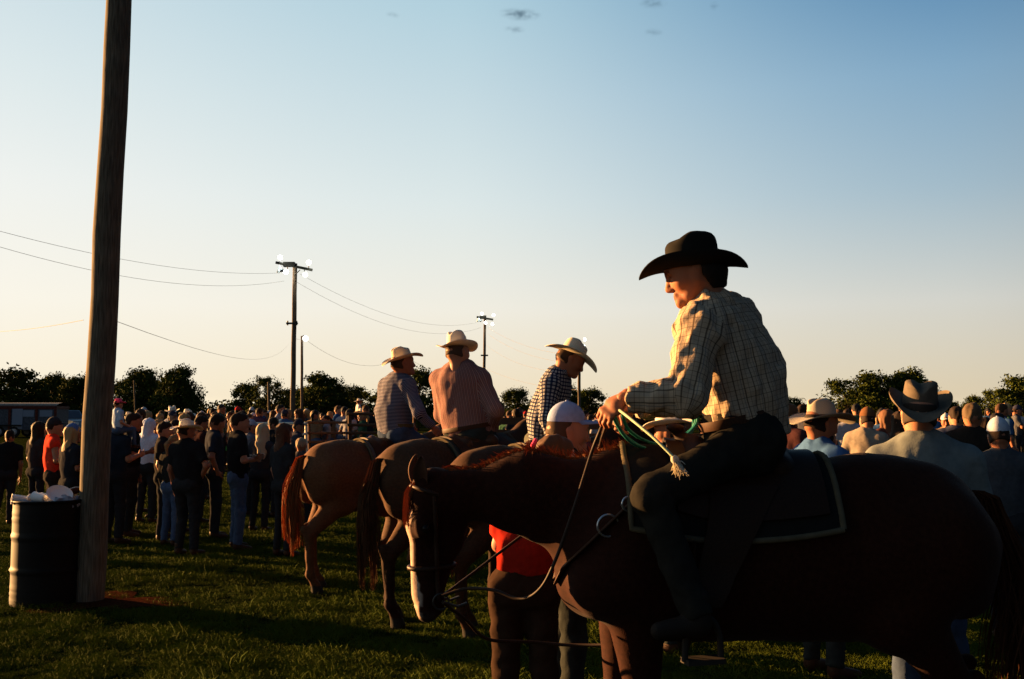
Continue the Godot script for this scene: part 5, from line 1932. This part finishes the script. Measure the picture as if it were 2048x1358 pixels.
# ---------------------------------------------------------------- people standing near the horses
func neighbours() -> void:
	var olive := mat(0.035, 0.03, 0.022, 0.95, "cloth")
	var red := mat(0.30, 0.018, 0.010, 0.95, "cloth")
	var blue := mat(0.045, 0.10, 0.22, 0.95, "cloth")
	var grey := mat(0.13, 0.145, 0.14, 0.95, "cloth")
	var J: Dictionary
	# man in a white and blue mesh cap
	var p := thing("person", "man in white and blue mesh cap in profile, behind the nearest horse's neck", "person", ground(1132, 5.25))
	p.rotation.y = deg_to_rad(-78)
	p.scale = Vector3.ONE * 0.95
	var cw := mat(0.24, 0.29, 0.44, 0.9, "cloth")
	person_parts(p, standing({"hb": turn_head(0, 2), "wr": Vector3(0.2, 1.2, -0.25)}), {"cell": 0.014, "W": 0.2, "shirt": olive, "sleeve": "short", "skin": skin_mat, "pants": dark_jeans, "shoe": leather, "hair": ["cropped", mat(0.05, 0.03, 0.018, 0.8)], "cap": [cw, mat(0.2, 0.26, 0.44, 0.9, "cloth")], "collar": olive})
	# girl in red under the horse's neck
	p = thing("person", "girl in red shirt and brown jeans seen below the nearest horse's neck", "person", ground(1048, 4.75))
	p.scale = Vector3.ONE * 0.885
	person_parts(p, standing({"ch": Vector3(0.07, 1.45, 0.0), "hd": Vector3(0.17, 1.6, -0.03), "sl": Vector3(-0.09, 1.4, 0.01), "sr": Vector3(0.23, 1.42, 0.0), "el": Vector3(-0.13, 1.16, -0.06), "wl": Vector3(0.02, 1.14, -0.24), "er": Vector3(0.32, 1.16, -0.03), "wr": Vector3(0.24, 1.02, -0.24), "hb": turn_head(-50, 8)}),
		{"cell": 0.014, "W": 0.165, "D": 0.12, "shirt": red, "sleeve": "short", "skin": skin_mat, "pants": mat(0.03, 0.017, 0.011, 0.95, "cloth"), "shoe": leather, "hair": ["pony", mat(0.06, 0.03, 0.015, 0.7)], "hem": -0.04, "folds": 0.016, "rise": 0.1})
	var scr := Geo.new()
	var sp := PackedVector3Array()
	for i in 17: sp.append(at(1066, 890, 4.68) - p.position + Vector3(0.012 * sin(TAU * i / 16), 0.022 * sin(TAU * i / 16), 0.022 * cos(TAU * i / 16)))
	scr.tube(sp, 0.01, 8, false)
	var so := put("scrunchie", scr, mat(0.6, 0.04, 0.1, 0.9), p)
	so.scale = Vector3.ONE / 0.885
	# man under the near rider's arm
	p = thing("person", "man in pale straw cowboy hat and red neckerchief, seen under the rider's arm", "person", ground(1346, 7.0))
	p.rotation.y = deg_to_rad(62)
	p.scale = Vector3.ONE * 0.93
	person_parts(p, standing({"hb": turn_head(0, 6)}), {"cell": 0.015, "W": 0.2, "shirt": olive, "sleeve": "long", "skin": skin_tan, "pants": dark_jeans, "shoe": leather, "hair": ["cropped", mat(0.02, 0.014, 0.01, 0.8)], "hat": [straw_pale, leather, hat_of("straw")], "collar": mat(0.2, 0.025, 0.015, 0.9, "cloth"), "beard": mat(0.02, 0.013, 0.009, 0.9)})
	# bearded man in denim shirt
	p = thing("person", "bearded man in blue denim shirt and drooping straw hat, right of the rider", "person", ground(1645, 6.4))
	p.rotation.y = deg_to_rad(-68)
	p.scale = Vector3.ONE * 0.965
	person_parts(p, standing({"hb": turn_head(0, 4), "wr": Vector3(0.16, 1.2, -0.25), "wl": Vector3(-0.16, 1.2, -0.25)}), {"cell": 0.014, "W": 0.2, "shirt": blue, "sleeve": "long", "skin": skin_tan, "pants": dark_jeans, "shoe": leather, "hair": ["cropped", mat(0.015, 0.01, 0.008, 0.8)], "hat": [mat(0.42, 0.37, 0.30, 0.85, "straw"), leather, hat_of("wide")], "hat_tilt": 0.12, "collar": blue, "beard": mat(0.02, 0.012, 0.008, 0.9)})
	# broad man in grey shirt, seen from behind
	p = thing("person", "broad shouldered man in grey shirt seen from behind, curled grey felt hat", "person", ground(1852, 5.0))
	p.rotation.y = deg_to_rad(-12)
	person_parts(p, standing({"hd": Vector3(-0.01, 1.635, -0.02), "sl": Vector3(-0.2, 1.405, 0.01), "sr": Vector3(0.2, 1.405, 0.01), "el": Vector3(-0.29, 1.13, 0.0), "er": Vector3(0.29, 1.13, 0.0), "wl": Vector3(-0.2, 1.0, -0.22), "wr": Vector3(0.2, 1.0, -0.22), "hb": turn_head(-6, -6, -4)}),
		{"cell": 0.013, "W": 0.225, "D": 0.15, "shirt": grey, "sleeve": "long", "garm": 1.12, "skin": skin_mat, "pants": denim, "shoe": leather, "hair": ["cropped", mat(0.03, 0.02, 0.014, 0.8)], "hat": [mat(0.10, 0.08, 0.06, 0.95, "cloth"), mat(0.07, 0.055, 0.045, 0.9), hat_of("curled")], "hat_tilt": 0.22, "collar": grey, "folds": 0.012})

# ---------------------------------------------------------------- the crowd
var kinds := {}

func make_kind(key: String) -> void:
	var J := standing()
	var look := {"cell": 0.02, "shirt": mat(0.1, 0.1, 0.1, 0.95, "cloth"), "skin": skin_mat, "pants": denim, "shoe": leather}
	match key:
		"easy": pass
		"crossed": J = standing({"el": Vector3(-0.24, 1.17, -0.03), "wl": Vector3(0.06, 1.2, -0.22), "er": Vector3(0.24, 1.17, -0.03), "wr": Vector3(-0.05, 1.16, -0.24), "pel": Vector3(0.02, 0.98, 0)})
		"cup": J = standing({"er": Vector3(0.235, 1.16, -0.02), "wr": Vector3(0.17, 1.22, -0.25)})
		"tank":
			J = standing({"er": Vector3(0.23, 1.16, -0.02), "wr": Vector3(0.0, 1.19, -0.24), "el": Vector3(-0.23, 1.16, -0.02), "wl": Vector3(0.03, 1.16, -0.23)})
			look.sleeve = "none"
		"lady":
			J = standing({"sl": Vector3(-0.15, 1.41, 0.01), "sr": Vector3(0.15, 1.41, 0.01), "el": Vector3(-0.2, 1.15, 0.02), "er": Vector3(0.2, 1.15, 0.0), "wl": Vector3(-0.2, 0.92, -0.06), "wr": Vector3(0.12, 1.1, -0.2)})
			look.W = 0.16; look.D = 0.12; look.girth = 0.82
		"mom":
			J = standing({"sl": Vector3(-0.15, 1.41, 0.01), "sr": Vector3(0.15, 1.41, 0.01), "pel": Vector3(-0.03, 0.98, 0), "el": Vector3(-0.28, 1.17, 0.04), "wl": Vector3(-0.17, 1.02, -0.05), "er": Vector3(0.2, 1.15, -0.03), "wr": Vector3(0.05, 1.17, -0.22), "hb": turn_head(25, 8, 4)})
			look.W = 0.165; look.D = 0.125; look.girth = 0.85
		"hoodie": look.sleeve = "long"; look.garm = 1.2; look.hem = 0.09; look.W = 0.195
		"shorts": look.trouser = 0.3
		"hip": J = standing({"pel": Vector3(0.035, 0.98, 0), "er": Vector3(0.34, 1.19, 0.05), "wr": Vector3(0.19, 1.03, -0.04), "ch": Vector3(-0.01, 1.455, 0.02), "kl": Vector3(-0.13, 0.5, -0.08), "hd": Vector3(-0.02, 1.62, -0.015), "hb": turn_head(-25, 4, 3)})
		"phone": J = standing({"er": Vector3(0.26, 1.22, -0.1), "wr": Vector3(0.12, 1.42, -0.3), "el": Vector3(-0.25, 1.17, -0.05), "wl": Vector3(-0.02, 1.2, -0.24), "hb": turn_head(0, 10)})
		"pocket": J = standing({"el": Vector3(-0.28, 1.16, 0.06), "wl": Vector3(-0.2, 0.95, -0.02), "er": Vector3(0.28, 1.16, 0.06), "wr": Vector3(0.2, 0.95, -0.02), "hb": turn_head(35, 6, -3), "hd": Vector3(0, 1.615, -0.035)})
		"seated":
			J = standing({"kl": Vector3(-0.12, 0.93, -0.4), "kr": Vector3(0.12, 0.93, -0.4), "al": Vector3(-0.13, 0.5, -0.4), "ar": Vector3(0.13, 0.5, -0.4), "tl": Vector3(-0.14, 0.45, -0.54), "tr": Vector3(0.14, 0.45, -0.54), "wl": Vector3(-0.12, 1.0, -0.3), "wr": Vector3(0.12, 1.0, -0.3)})
	var p := Node3D.new()
	person_parts(p, J, look)
	kinds[key] = [p, Transform3D(J.get("hb", Basis.IDENTITY), J.hd)]

# a spectator: kind, where (u, distance), top of the head v, turn in degrees (0 = back to the camera, 90 = facing left)
func spectator(kind: String, u: float, d: float, top: float, turn: float, shirt: Color, pants: Color, hair: String, hairc: Color, label: String, group := "", hat = null, lift := 0.0) -> Node3D:
	if not kinds.has(kind): make_kind(kind)
	var pos := ground(u, d)
	pos.y += lift
	var p := again(kinds[kind][0], "person", label, group)
	p.set_meta("category", "person")
	p.position = pos
	p.rotation = Vector3(deg_to_rad(rng.randf_range(-2.5, 2.0)), deg_to_rad(turn), deg_to_rad(rng.randf_range(-2.5, 2.5)))
	var full := 1.75 if hat == null else 1.80
	var h := (at(u, top, d).y - pos.y) / full
	p.scale = Vector3(h * rng.randf_range(0.97, 1.06), h, h * rng.randf_range(0.97, 1.06))
	for c in p.get_children():
		if c is MeshInstance3D:
			if c.name.begins_with("shirt"): c.material_override = mat(shirt.r, shirt.g, shirt.b, 0.95, "cloth")
			elif c.name.begins_with("trousers"): c.material_override = mat(pants.r, pants.g, pants.b, 0.95, "cloth")
			elif (c.name.begins_with("body") or c.name.begins_with("shins")) and rng.randf() < 0.4: c.material_override = skin_tan
	var hx: Transform3D = kinds[kind][1]
	if hair:
		put("hair", hair_of(hair, 0.02), mat(hairc.r, hairc.g, hairc.b, 0.75) if hair != "hood" else mat(shirt.r, shirt.g, shirt.b, 0.95, "cloth"), p).transform = hx
	var hatx := hx * Transform3D(Basis(Vector3.RIGHT, 0.04), Vector3(0, 0.062, 0.0))
	if hat is Array:
		if hat[0] == "cap": wear_cap(p, hatx * Transform3D(Basis(Vector3.UP, PI if hat.size() > 2 else 0.0), Vector3(0, 0, 0.012)), hat[1], hat[1], caps)
		else: wear_hat(p, hatx, hat[1], mat(0.05, 0.035, 0.025, 0.8), hat_of(hat[0]))
	return p

func crowd() -> void:
	for i in 2: caps[i] = caps[i].done() if caps[i] is Geo else caps[i]
	var black := Color(0.012, 0.012, 0.013)
	var navy := Color(0.02, 0.025, 0.045)
	var jean := Color(0.05, 0.075, 0.13)
	var dk := Color(0.02, 0.02, 0.022)
	var brown := Color(0.018, 0.010, 0.006)
	var blond := Color(0.26, 0.16, 0.07)
	var white_cap := ["cap", mat(0.3, 0.33, 0.4, 0.9, "cloth")]
	var p: Node3D
	# left of the horses
	p = spectator("tank", 102, 13.2, 833, -60, Color(0.55, 0.04, 0.02), Color(0.025, 0.02, 0.018), "short", brown, "man in red tank top with folded arms, left of the utility pole", "", ["cap", mat(0.02, 0.018, 0.02, 0.9)])
	spectator("lady", 66, 14.5, 846, -30, Color(0.03, 0.025, 0.025), dk, "long", brown, "woman with sunlit bare arm left of the red tank top")
	spectator("lady", 134, 12.4, 846, -40, Color(0.02, 0.02, 0.025), dk, "long", blond, "blond woman in blue cap between the red tank top and the utility pole", "", ["cap", mat(0.08, 0.14, 0.3, 0.9, "cloth")])
	spectator("easy", 2, 15.0, 862, 20, black, dk, "short", brown, "dark figure cut by the left edge of the photograph")
	spectator("cup", 226, 12.8, 834, -30, Color(0.015, 0.02, 0.03), dk, "short", brown, "man in dark shirt right of the utility pole carrying the pink hatted child")
	spectator("seated", 231, 12.75, 797, -40, Color(0.34, 0.42, 0.55), jean, "short", brown, "child in pink cowboy hat and pale shirt riding on a man's shoulders", "", ["straw", mat(0.62, 0.09, 0.2, 0.9, "cloth")], 1.02)
	spectator("cup", 256, 13.6, 829, -75, black, dk, "short", brown, "man in black shirt holding a cup beside the white hoodie")
	spectator("hoodie", 289, 15.2, 840, -15, Color(0.5, 0.53, 0.62), dk, "hood", brown, "person in pale hooded sweatshirt with the hood up")
	spectator("lady", 316, 16.0, 841, 165, Color(0.03, 0.025, 0.03), dk, "long", Color(0.25, 0.13, 0.05), "woman facing the camera right of the pale hooded sweatshirt")
	spectator("lady", 338, 17.0, 842, -60, Color(0.04, 0.03, 0.03), dk, "long", brown, "dark haired woman left of the white straw hat")
	spectator("lady", 352, 14.0, 860, -20, Color(0.03, 0.03, 0.03), dk, "pony", blond, "small fair haired woman in the shade of the white straw hat man")
	spectator("hip", 374, 11.7, 838, -20, black, dk, "cropped", brown, "man in black shirt and white straw hat standing before the crowd", "", ["straw", straw_pale])
	spectator("easy", 362, 19.0, 829, -80, Color(0.06, 0.05, 0.05), jean, "short", blond, "fair haired man behind the white straw hat")
	spectator("pocket", 430, 13.4, 830, -70, Color(0.02, 0.022, 0.03), dk, "short", brown, "man in dark navy shirt left of the crossed arms man")
	p = spectator("crossed", 474, 12.2, 829, -65, black, jean, "short", brown, "man in black tee with a green mark on its back, arms crossed, blue jeans")
	var mk := Geo.new()
	for i in 3:
		mk.box(Vector3(-0.02 + 0.02 * i, 1.31 + 0.012 * (i % 2), 0.146), Vector3(0.015, 0.05, 0.006), Basis(Vector3.BACK, 0.3 * (i - 1)))
	put("shirt_print", mk, mat(0.03, 0.16, 0.03, 0.9), p)
	spectator("easy", 492, 16.5, 838, -60, Color(0.1, 0.1, 0.12), dk, "cropped", brown, "man in white cap half hidden behind the crossed arms man", "", white_cap)
	spectator("mom", 516, 14.2, 850, -20, Color(0.03, 0.03, 0.035), dk, "long", Color(0.28, 0.21, 0.13), "ash blond woman right of the crossed arms man")
	spectator("lady", 566, 11.6, 850, -40, Color(0.02, 0.022, 0.025), dk, "long", Color(0.05, 0.022, 0.012), "woman with long dark hair left of the first horse's tail")
	spectator("lady", 604, 13.6, 878, -20, Color(0.06, 0.05, 0.05), dk, "short", Color(0.26, 0.18, 0.11), "fair child's head just above the first horse's tail")
	spectator("easy", 405, 20.0, 834, 30, Color(0.03, 0.03, 0.05), dk, "short", brown, "man in a dark jacket between the straw hat and the navy shirt")
	spectator("hoodie", 338, 12.6, 872, -30, Color(0.02, 0.018, 0.016), jean, "pony", Color(0.2, 0.1, 0.04), "short girl in jeans left of the white straw hat man")
	spectator("easy", -352, 14.9, 832, -40, navy, dk, "short", brown, "man in dark jacket standing beyond the left edge of the photograph")
	spectator("lady", -300, 15.6, 846, -60, black, dk, "long", brown, "dark haired woman standing beyond the left edge of the photograph")
	spectator("crossed", -420, 14.0, 832, -70, black, jean, "short", brown, "man with folded arms standing beyond the left edge of the photograph")
	spectator("phone", 392, 15.2, 834, -50, Color(0.03, 0.012, 0.012), dk, "short", brown, "man in dark maroon tee raising a phone right of the white straw hat")
	spectator("mom", 412, 17.2, 838, 20, Color(0.02, 0.02, 0.03), dk, "long", brown, "dark haired woman in black half hidden behind the navy shirted man")
	spectator("pocket", 540, 16.2, 836, -40, black, dk, "short", brown, "man in black with hands in pockets behind the ash blond woman")
	spectator("hip", 588, 18.0, 838, -70, Color(0.03, 0.03, 0.04), dk, "cropped", brown, "man in dark cap with a hand on his hip above the child's head", "", ["cap", mat(0.02, 0.02, 0.03, 0.9, "cloth")])
	spectator("mom", 268, 16.8, 836, -20, Color(0.04, 0.02, 0.02), dk, "long", brown, "dark haired woman between the cup holder and the hooded sweatshirt")
	spectator("easy", 324, 13.2, 846, -80, Color(0.02, 0.018, 0.018), dk, "short", brown, "man in dark shirt in front of the woman facing the camera")
	# right of the near rider
	spectator("pocket", 1737, 11.4, 812, -40, Color(0.2, 0.165, 0.13), dk, "cropped", brown, "man in sunlit tan tee and brown cap between the two right hand hats", "", ["cap", mat(0.12, 0.055, 0.025, 0.9, "cloth")])
	spectator("easy", 1580, 10.2, 810, -60, Color(0.05, 0.02, 0.02), dk, "short", Color(0.1, 0.045, 0.02), "red haired man close behind the near rider's hip")
	spectator("easy", 1612, 12.5, 812, -70, Color(0.05, 0.05, 0.06), dk, "short", brown, "man behind the drooping straw hat's left brim")
	spectator("crossed", 1912, 11.6, 816, -10, Color(0.03, 0.035, 0.06), dk, "short", brown, "man in navy shirt right of the grey felt hat")
	spectator("cup", 1945, 9.6, 810, -30, Color(0.018, 0.014, 0.012), dk, "short", Color(0.07, 0.045, 0.025), "man in black tee with a sunlit forearm, right side")
	spectator("easy", 2026, 7.4, 833, -20, Color(0.04, 0.043, 0.05), dk, "cropped", brown, "man in grey tee and white peaked cap at the right edge", "", white_cap)
	spectator("lady", 1977, 12.5, 838, -20, Color(0.35, 0.03, 0.02), dk, "long", brown, "person in bright red top between the black tee and the grey tee")
	spectator("hoodie", 1962, 14.5, 836, 10, Color(0.24, 0.36, 0.42), dk, "short", brown, "person in pale turquoise top behind the black tee")
	spectator("lady", 1800, 12.0, 826, -60, Color(0.06, 0.025, 0.02), dk, "long", brown, "dark haired woman at the left brim of the grey felt hat")
	spectator("lady", 1780, 14.0, 822, 20, Color(0.08, 0.03, 0.02), dk, "long", Color(0.09, 0.04, 0.02), "woman with auburn hair right of the brown cap")
	# the farther crowd
	var tones := [[Color(0.02, 0.02, 0.025), "black"], [Color(0.22, 0.22, 0.25), "white"], [Color(0.03, 0.07, 0.16), "blue"], [Color(0.2, 0.02, 0.016), "red"], [Color(0.06, 0.06, 0.065), "grey"], [Color(0.14, 0.10, 0.06), "tan"], [Color(0.03, 0.07, 0.04), "green"], [Color(0.06, 0.03, 0.05), "maroon"]]
	var hcs := [[brown, "dark"], [Color(0.045, 0.022, 0.011), "brown"], [blond, "fair"], [Color(0.012, 0.01, 0.01), "black"]]
	var spots := []
	for i in 46:
		var u := lerpf(392, 742, (i + 0.5) / 46.0) + rng.randf_range(-4, 4)
		spots.append([u, rng.randf_range(26.0, 44.0), ("left" if u < 565 else "right") + " of the tall lamp pole"])
	for i in 14: spots.append([lerpf(470, 735, (i + 0.5) / 14.0) + rng.randf_range(-6, 6), rng.randf_range(26.5, 29.0), "just behind the pipe panels"])
	for i in 10: spots.append([lerpf(1003, 1062, (i + 0.5) / 10.0), rng.randf_range(24.0, 40.0), "left of the bending rider"])
	for i in 18: spots.append([lerpf(1160, 1330, (i + 0.5) / 18.0), rng.randf_range(23.0, 38.0), "beyond the plank fence"])
	for i in 40:
		spots.append([lerpf(1568, 2055, (i + 0.5) / 40.0) + rng.randf_range(-5, 5), rng.randf_range(16.0, 40.0), ("left" if i < 22 else "right") + " of the grey felt hat"])
	for i in 12: spots.append([lerpf(225, 400, (i + 0.5) / 12.0) + rng.randf_range(-5, 5), rng.randf_range(19.0, 34.0), "right of the utility pole"])
	var hw := ["cap", mat(0.4, 0.4, 0.42, 0.9, "cloth")]
	var hr := ["cap", mat(0.4, 0.03, 0.03, 0.9, "cloth")]
	var hs := ["straw", straw_pale]
	for i in spots.size():
		var s = spots[i]
		var tone = tones[rng.randi() % tones.size()]
		var hc = hcs[rng.randi() % hcs.size()]
		var lady := rng.randf() < 0.45
		var kind: String = ["lady", "mom", "easy", "crossed", "cup", "hoodie", "hip", "phone", "pocket"][rng.randi() % 2 if lady else 2 + rng.randi() % 7]
		var hat = null
		var q := rng.randf()
		var hair: String = "long" if lady and rng.randf() < 0.7 else ("pony" if lady else "short")
		var word: String = hc[1] + (" long hair" if hair == "long" else (" ponytail" if hair == "pony" else " short hair"))
		if not lady and q < 0.45:
			hat = hw if q < 0.15 else (hr if q < 0.24 else (hs if q < 0.36 else ["cap", mat(0.03, 0.03, 0.05, 0.9, "cloth")]))
			word = "white cap" if q < 0.15 else ("red cap" if q < 0.24 else ("straw hat" if q < 0.36 else "dark cap"))
			hair = "cropped"
		var h := rng.randf_range(1.58, 1.84) if not lady else rng.randf_range(1.5, 1.72)
		var g := ground(s[0], s[1])
		var top: float = 828.0 - (g.y + h + 0.05 - EYE) / s[1] * FOC
		var way := rng.randi() % 6
		var turn: float = [-60.0, -20.0, 20.0, 160.0, -100.0, 90.0][way] + rng.randf_range(-15, 15)
		var view: String = ["half right", "from behind", "half left", "facing us", "facing right", "facing left"][way]
		spectator(kind, s[0], s[1], top, turn, tone[0], jean if rng.randf() < 0.5 else dk, hair, hc[0], "spectator %s in %s top with %s %s" % [view, tone[1], word, s[2]], "spectators " + s[2], hat)
	# a man up on the rails
	var up := spectator("seated", 714, 44.0, 797, -70, Color(0.55, 0.53, 0.5), jean, "cropped", brown, "man in white shirt and white hat sitting up on the brown pipe panel", "", ["straw", straw_pale], 0.0)
	var sy := floor_y(up.position.x, up.position.z)
	up.scale = Vector3.ONE * 0.95
	up.position.y = at(714, 797, 44.0).y - 1.8 * 0.95

# ---------------------------------------------------------------- the drum and what lies in it
func small_things() -> void:
	var o := ground(96, 8.9)
	var t := thing("trash_drum", "black ribbed steel drum full of trash at the foot of the utility pole", "barrel", o)
	var steel := mat(0.006, 0.005, 0.0045, 0.62)
	var g := Geo.new()
	var pr := []
	var R := 0.292
	for i in 45:
		var y := 0.88 * i / 44.0
		var r := R
		for c in [0.3, 0.59]: r += 0.013 * exp(-pow((y - c) / 0.014, 2.0))
		for c in [0.05, 0.1, 0.15, 0.74, 0.79]: r += 0.004 * exp(-pow((y - c) / 0.012, 2.0))
		pr.append(Vector2(r, y))
	for q in [Vector2(R + 0.008, 0.884), Vector2(R + 0.008, 0.898), Vector2(R - 0.006, 0.9), Vector2(R - 0.012, 0.88), Vector2(R - 0.012, 0.5), Vector2(0.01, 0.5)]: pr.append(q)
	g.lathe(pr, 56)
	put("shell", g, steel, t)
	g = Geo.new()
	var rp := PackedVector3Array()
	for i in 49: rp.append(Vector3(cos(TAU * i / 48) * (R + 0.004), 0.892, sin(TAU * i / 48) * (R + 0.004)))
	g.tube(rp, 0.011, 8, false)
	put("rim", g, steel, t)
	# liner and litter
	var bag := Field.new()
	bag.noise = folds; bag.amp = 0.03; bag.ns = Vector3(11, 11, 11)
	bag.add(Vector3(-0.12, 0.85, 0), Vector3(0.14, 0.85, 0), 0.145, 0.14, 0.05, Vector3(1, 1.7, 0.8))
	var b := put("trash_bag", bag.geo(0.012), mat(0.30, 0.30, 0.33, 0.4, "paint"))
	b.position = o
	tag(b, "crumpled pale plastic bag heaped in the black drum", "trash bag")
	for q in [[-0.15, 0.9, 0.1, 0.6, "white foam cup lying at the left of the drum's trash"], [0.02, 0.915, 0.14, -0.4, "white foam cup lying in the middle of the drum's trash"]]:
		var cg := Geo.new()
		cg.lathe([Vector2(0.005, 0), Vector2(0.03, 0), Vector2(0.042, 0.12), Vector2(0.045, 0.125), Vector2(0.04, 0.12), Vector2(0.028, 0.006), Vector2(0.005, 0.005)], 20, Transform3D(Basis(Vector3.UP, q[3]) * Basis(Vector3.BACK, 1.45), Vector3.ZERO))
		var c := put("foam_cup", cg, mat(0.6, 0.58, 0.55, 0.6))
		c.position = o + Vector3(q[0], q[1], q[2])
		tag(c, q[4], "cup", "foam cups in the drum")
	var tray := Geo.new()
	var rows := []
	for j in 5:
		var row := PackedVector3Array()
		for i in 24:
			var w := TAU * i / 24
			var rr: float = [0.001, 0.07, 0.08, 0.105, 0.11][j]
			row.append(Vector3(cos(w) * rr, [0.0, 0.0, 0.004, 0.018, 0.018][j], sin(w) * rr))
		rows.append(row)
	tray.grid(rows, true, true)
	var tp := put("paper_plate", tray, mat(0.55, 0.53, 0.52, 0.8))
	tp.transform = Transform3D(Basis(Vector3.BACK, -0.5) * Basis(Vector3.RIGHT, 0.5), o + Vector3(0.12, 0.94, 0.08))
	tag(tp, "white paper plate tipped on the drum's trash", "plate")
	var bt := Geo.new()
	bt.lathe([Vector2(0.005, 0), Vector2(0.032, 0.002), Vector2(0.034, 0.02), Vector2(0.034, 0.13), Vector2(0.014, 0.18), Vector2(0.014, 0.2), Vector2(0.005, 0.205)], 18, Transform3D(Basis(Vector3.UP, 0.5) * Basis(Vector3.BACK, -1.3), Vector3.ZERO))
	var bo := put("bottle", bt, mat(0.03, 0.012, 0.006, 0.1))
	bo.position = o + Vector3(0.1, 0.935, 0.0)
	tag(bo, "brown bottle lying across the top of the drum's trash", "bottle")
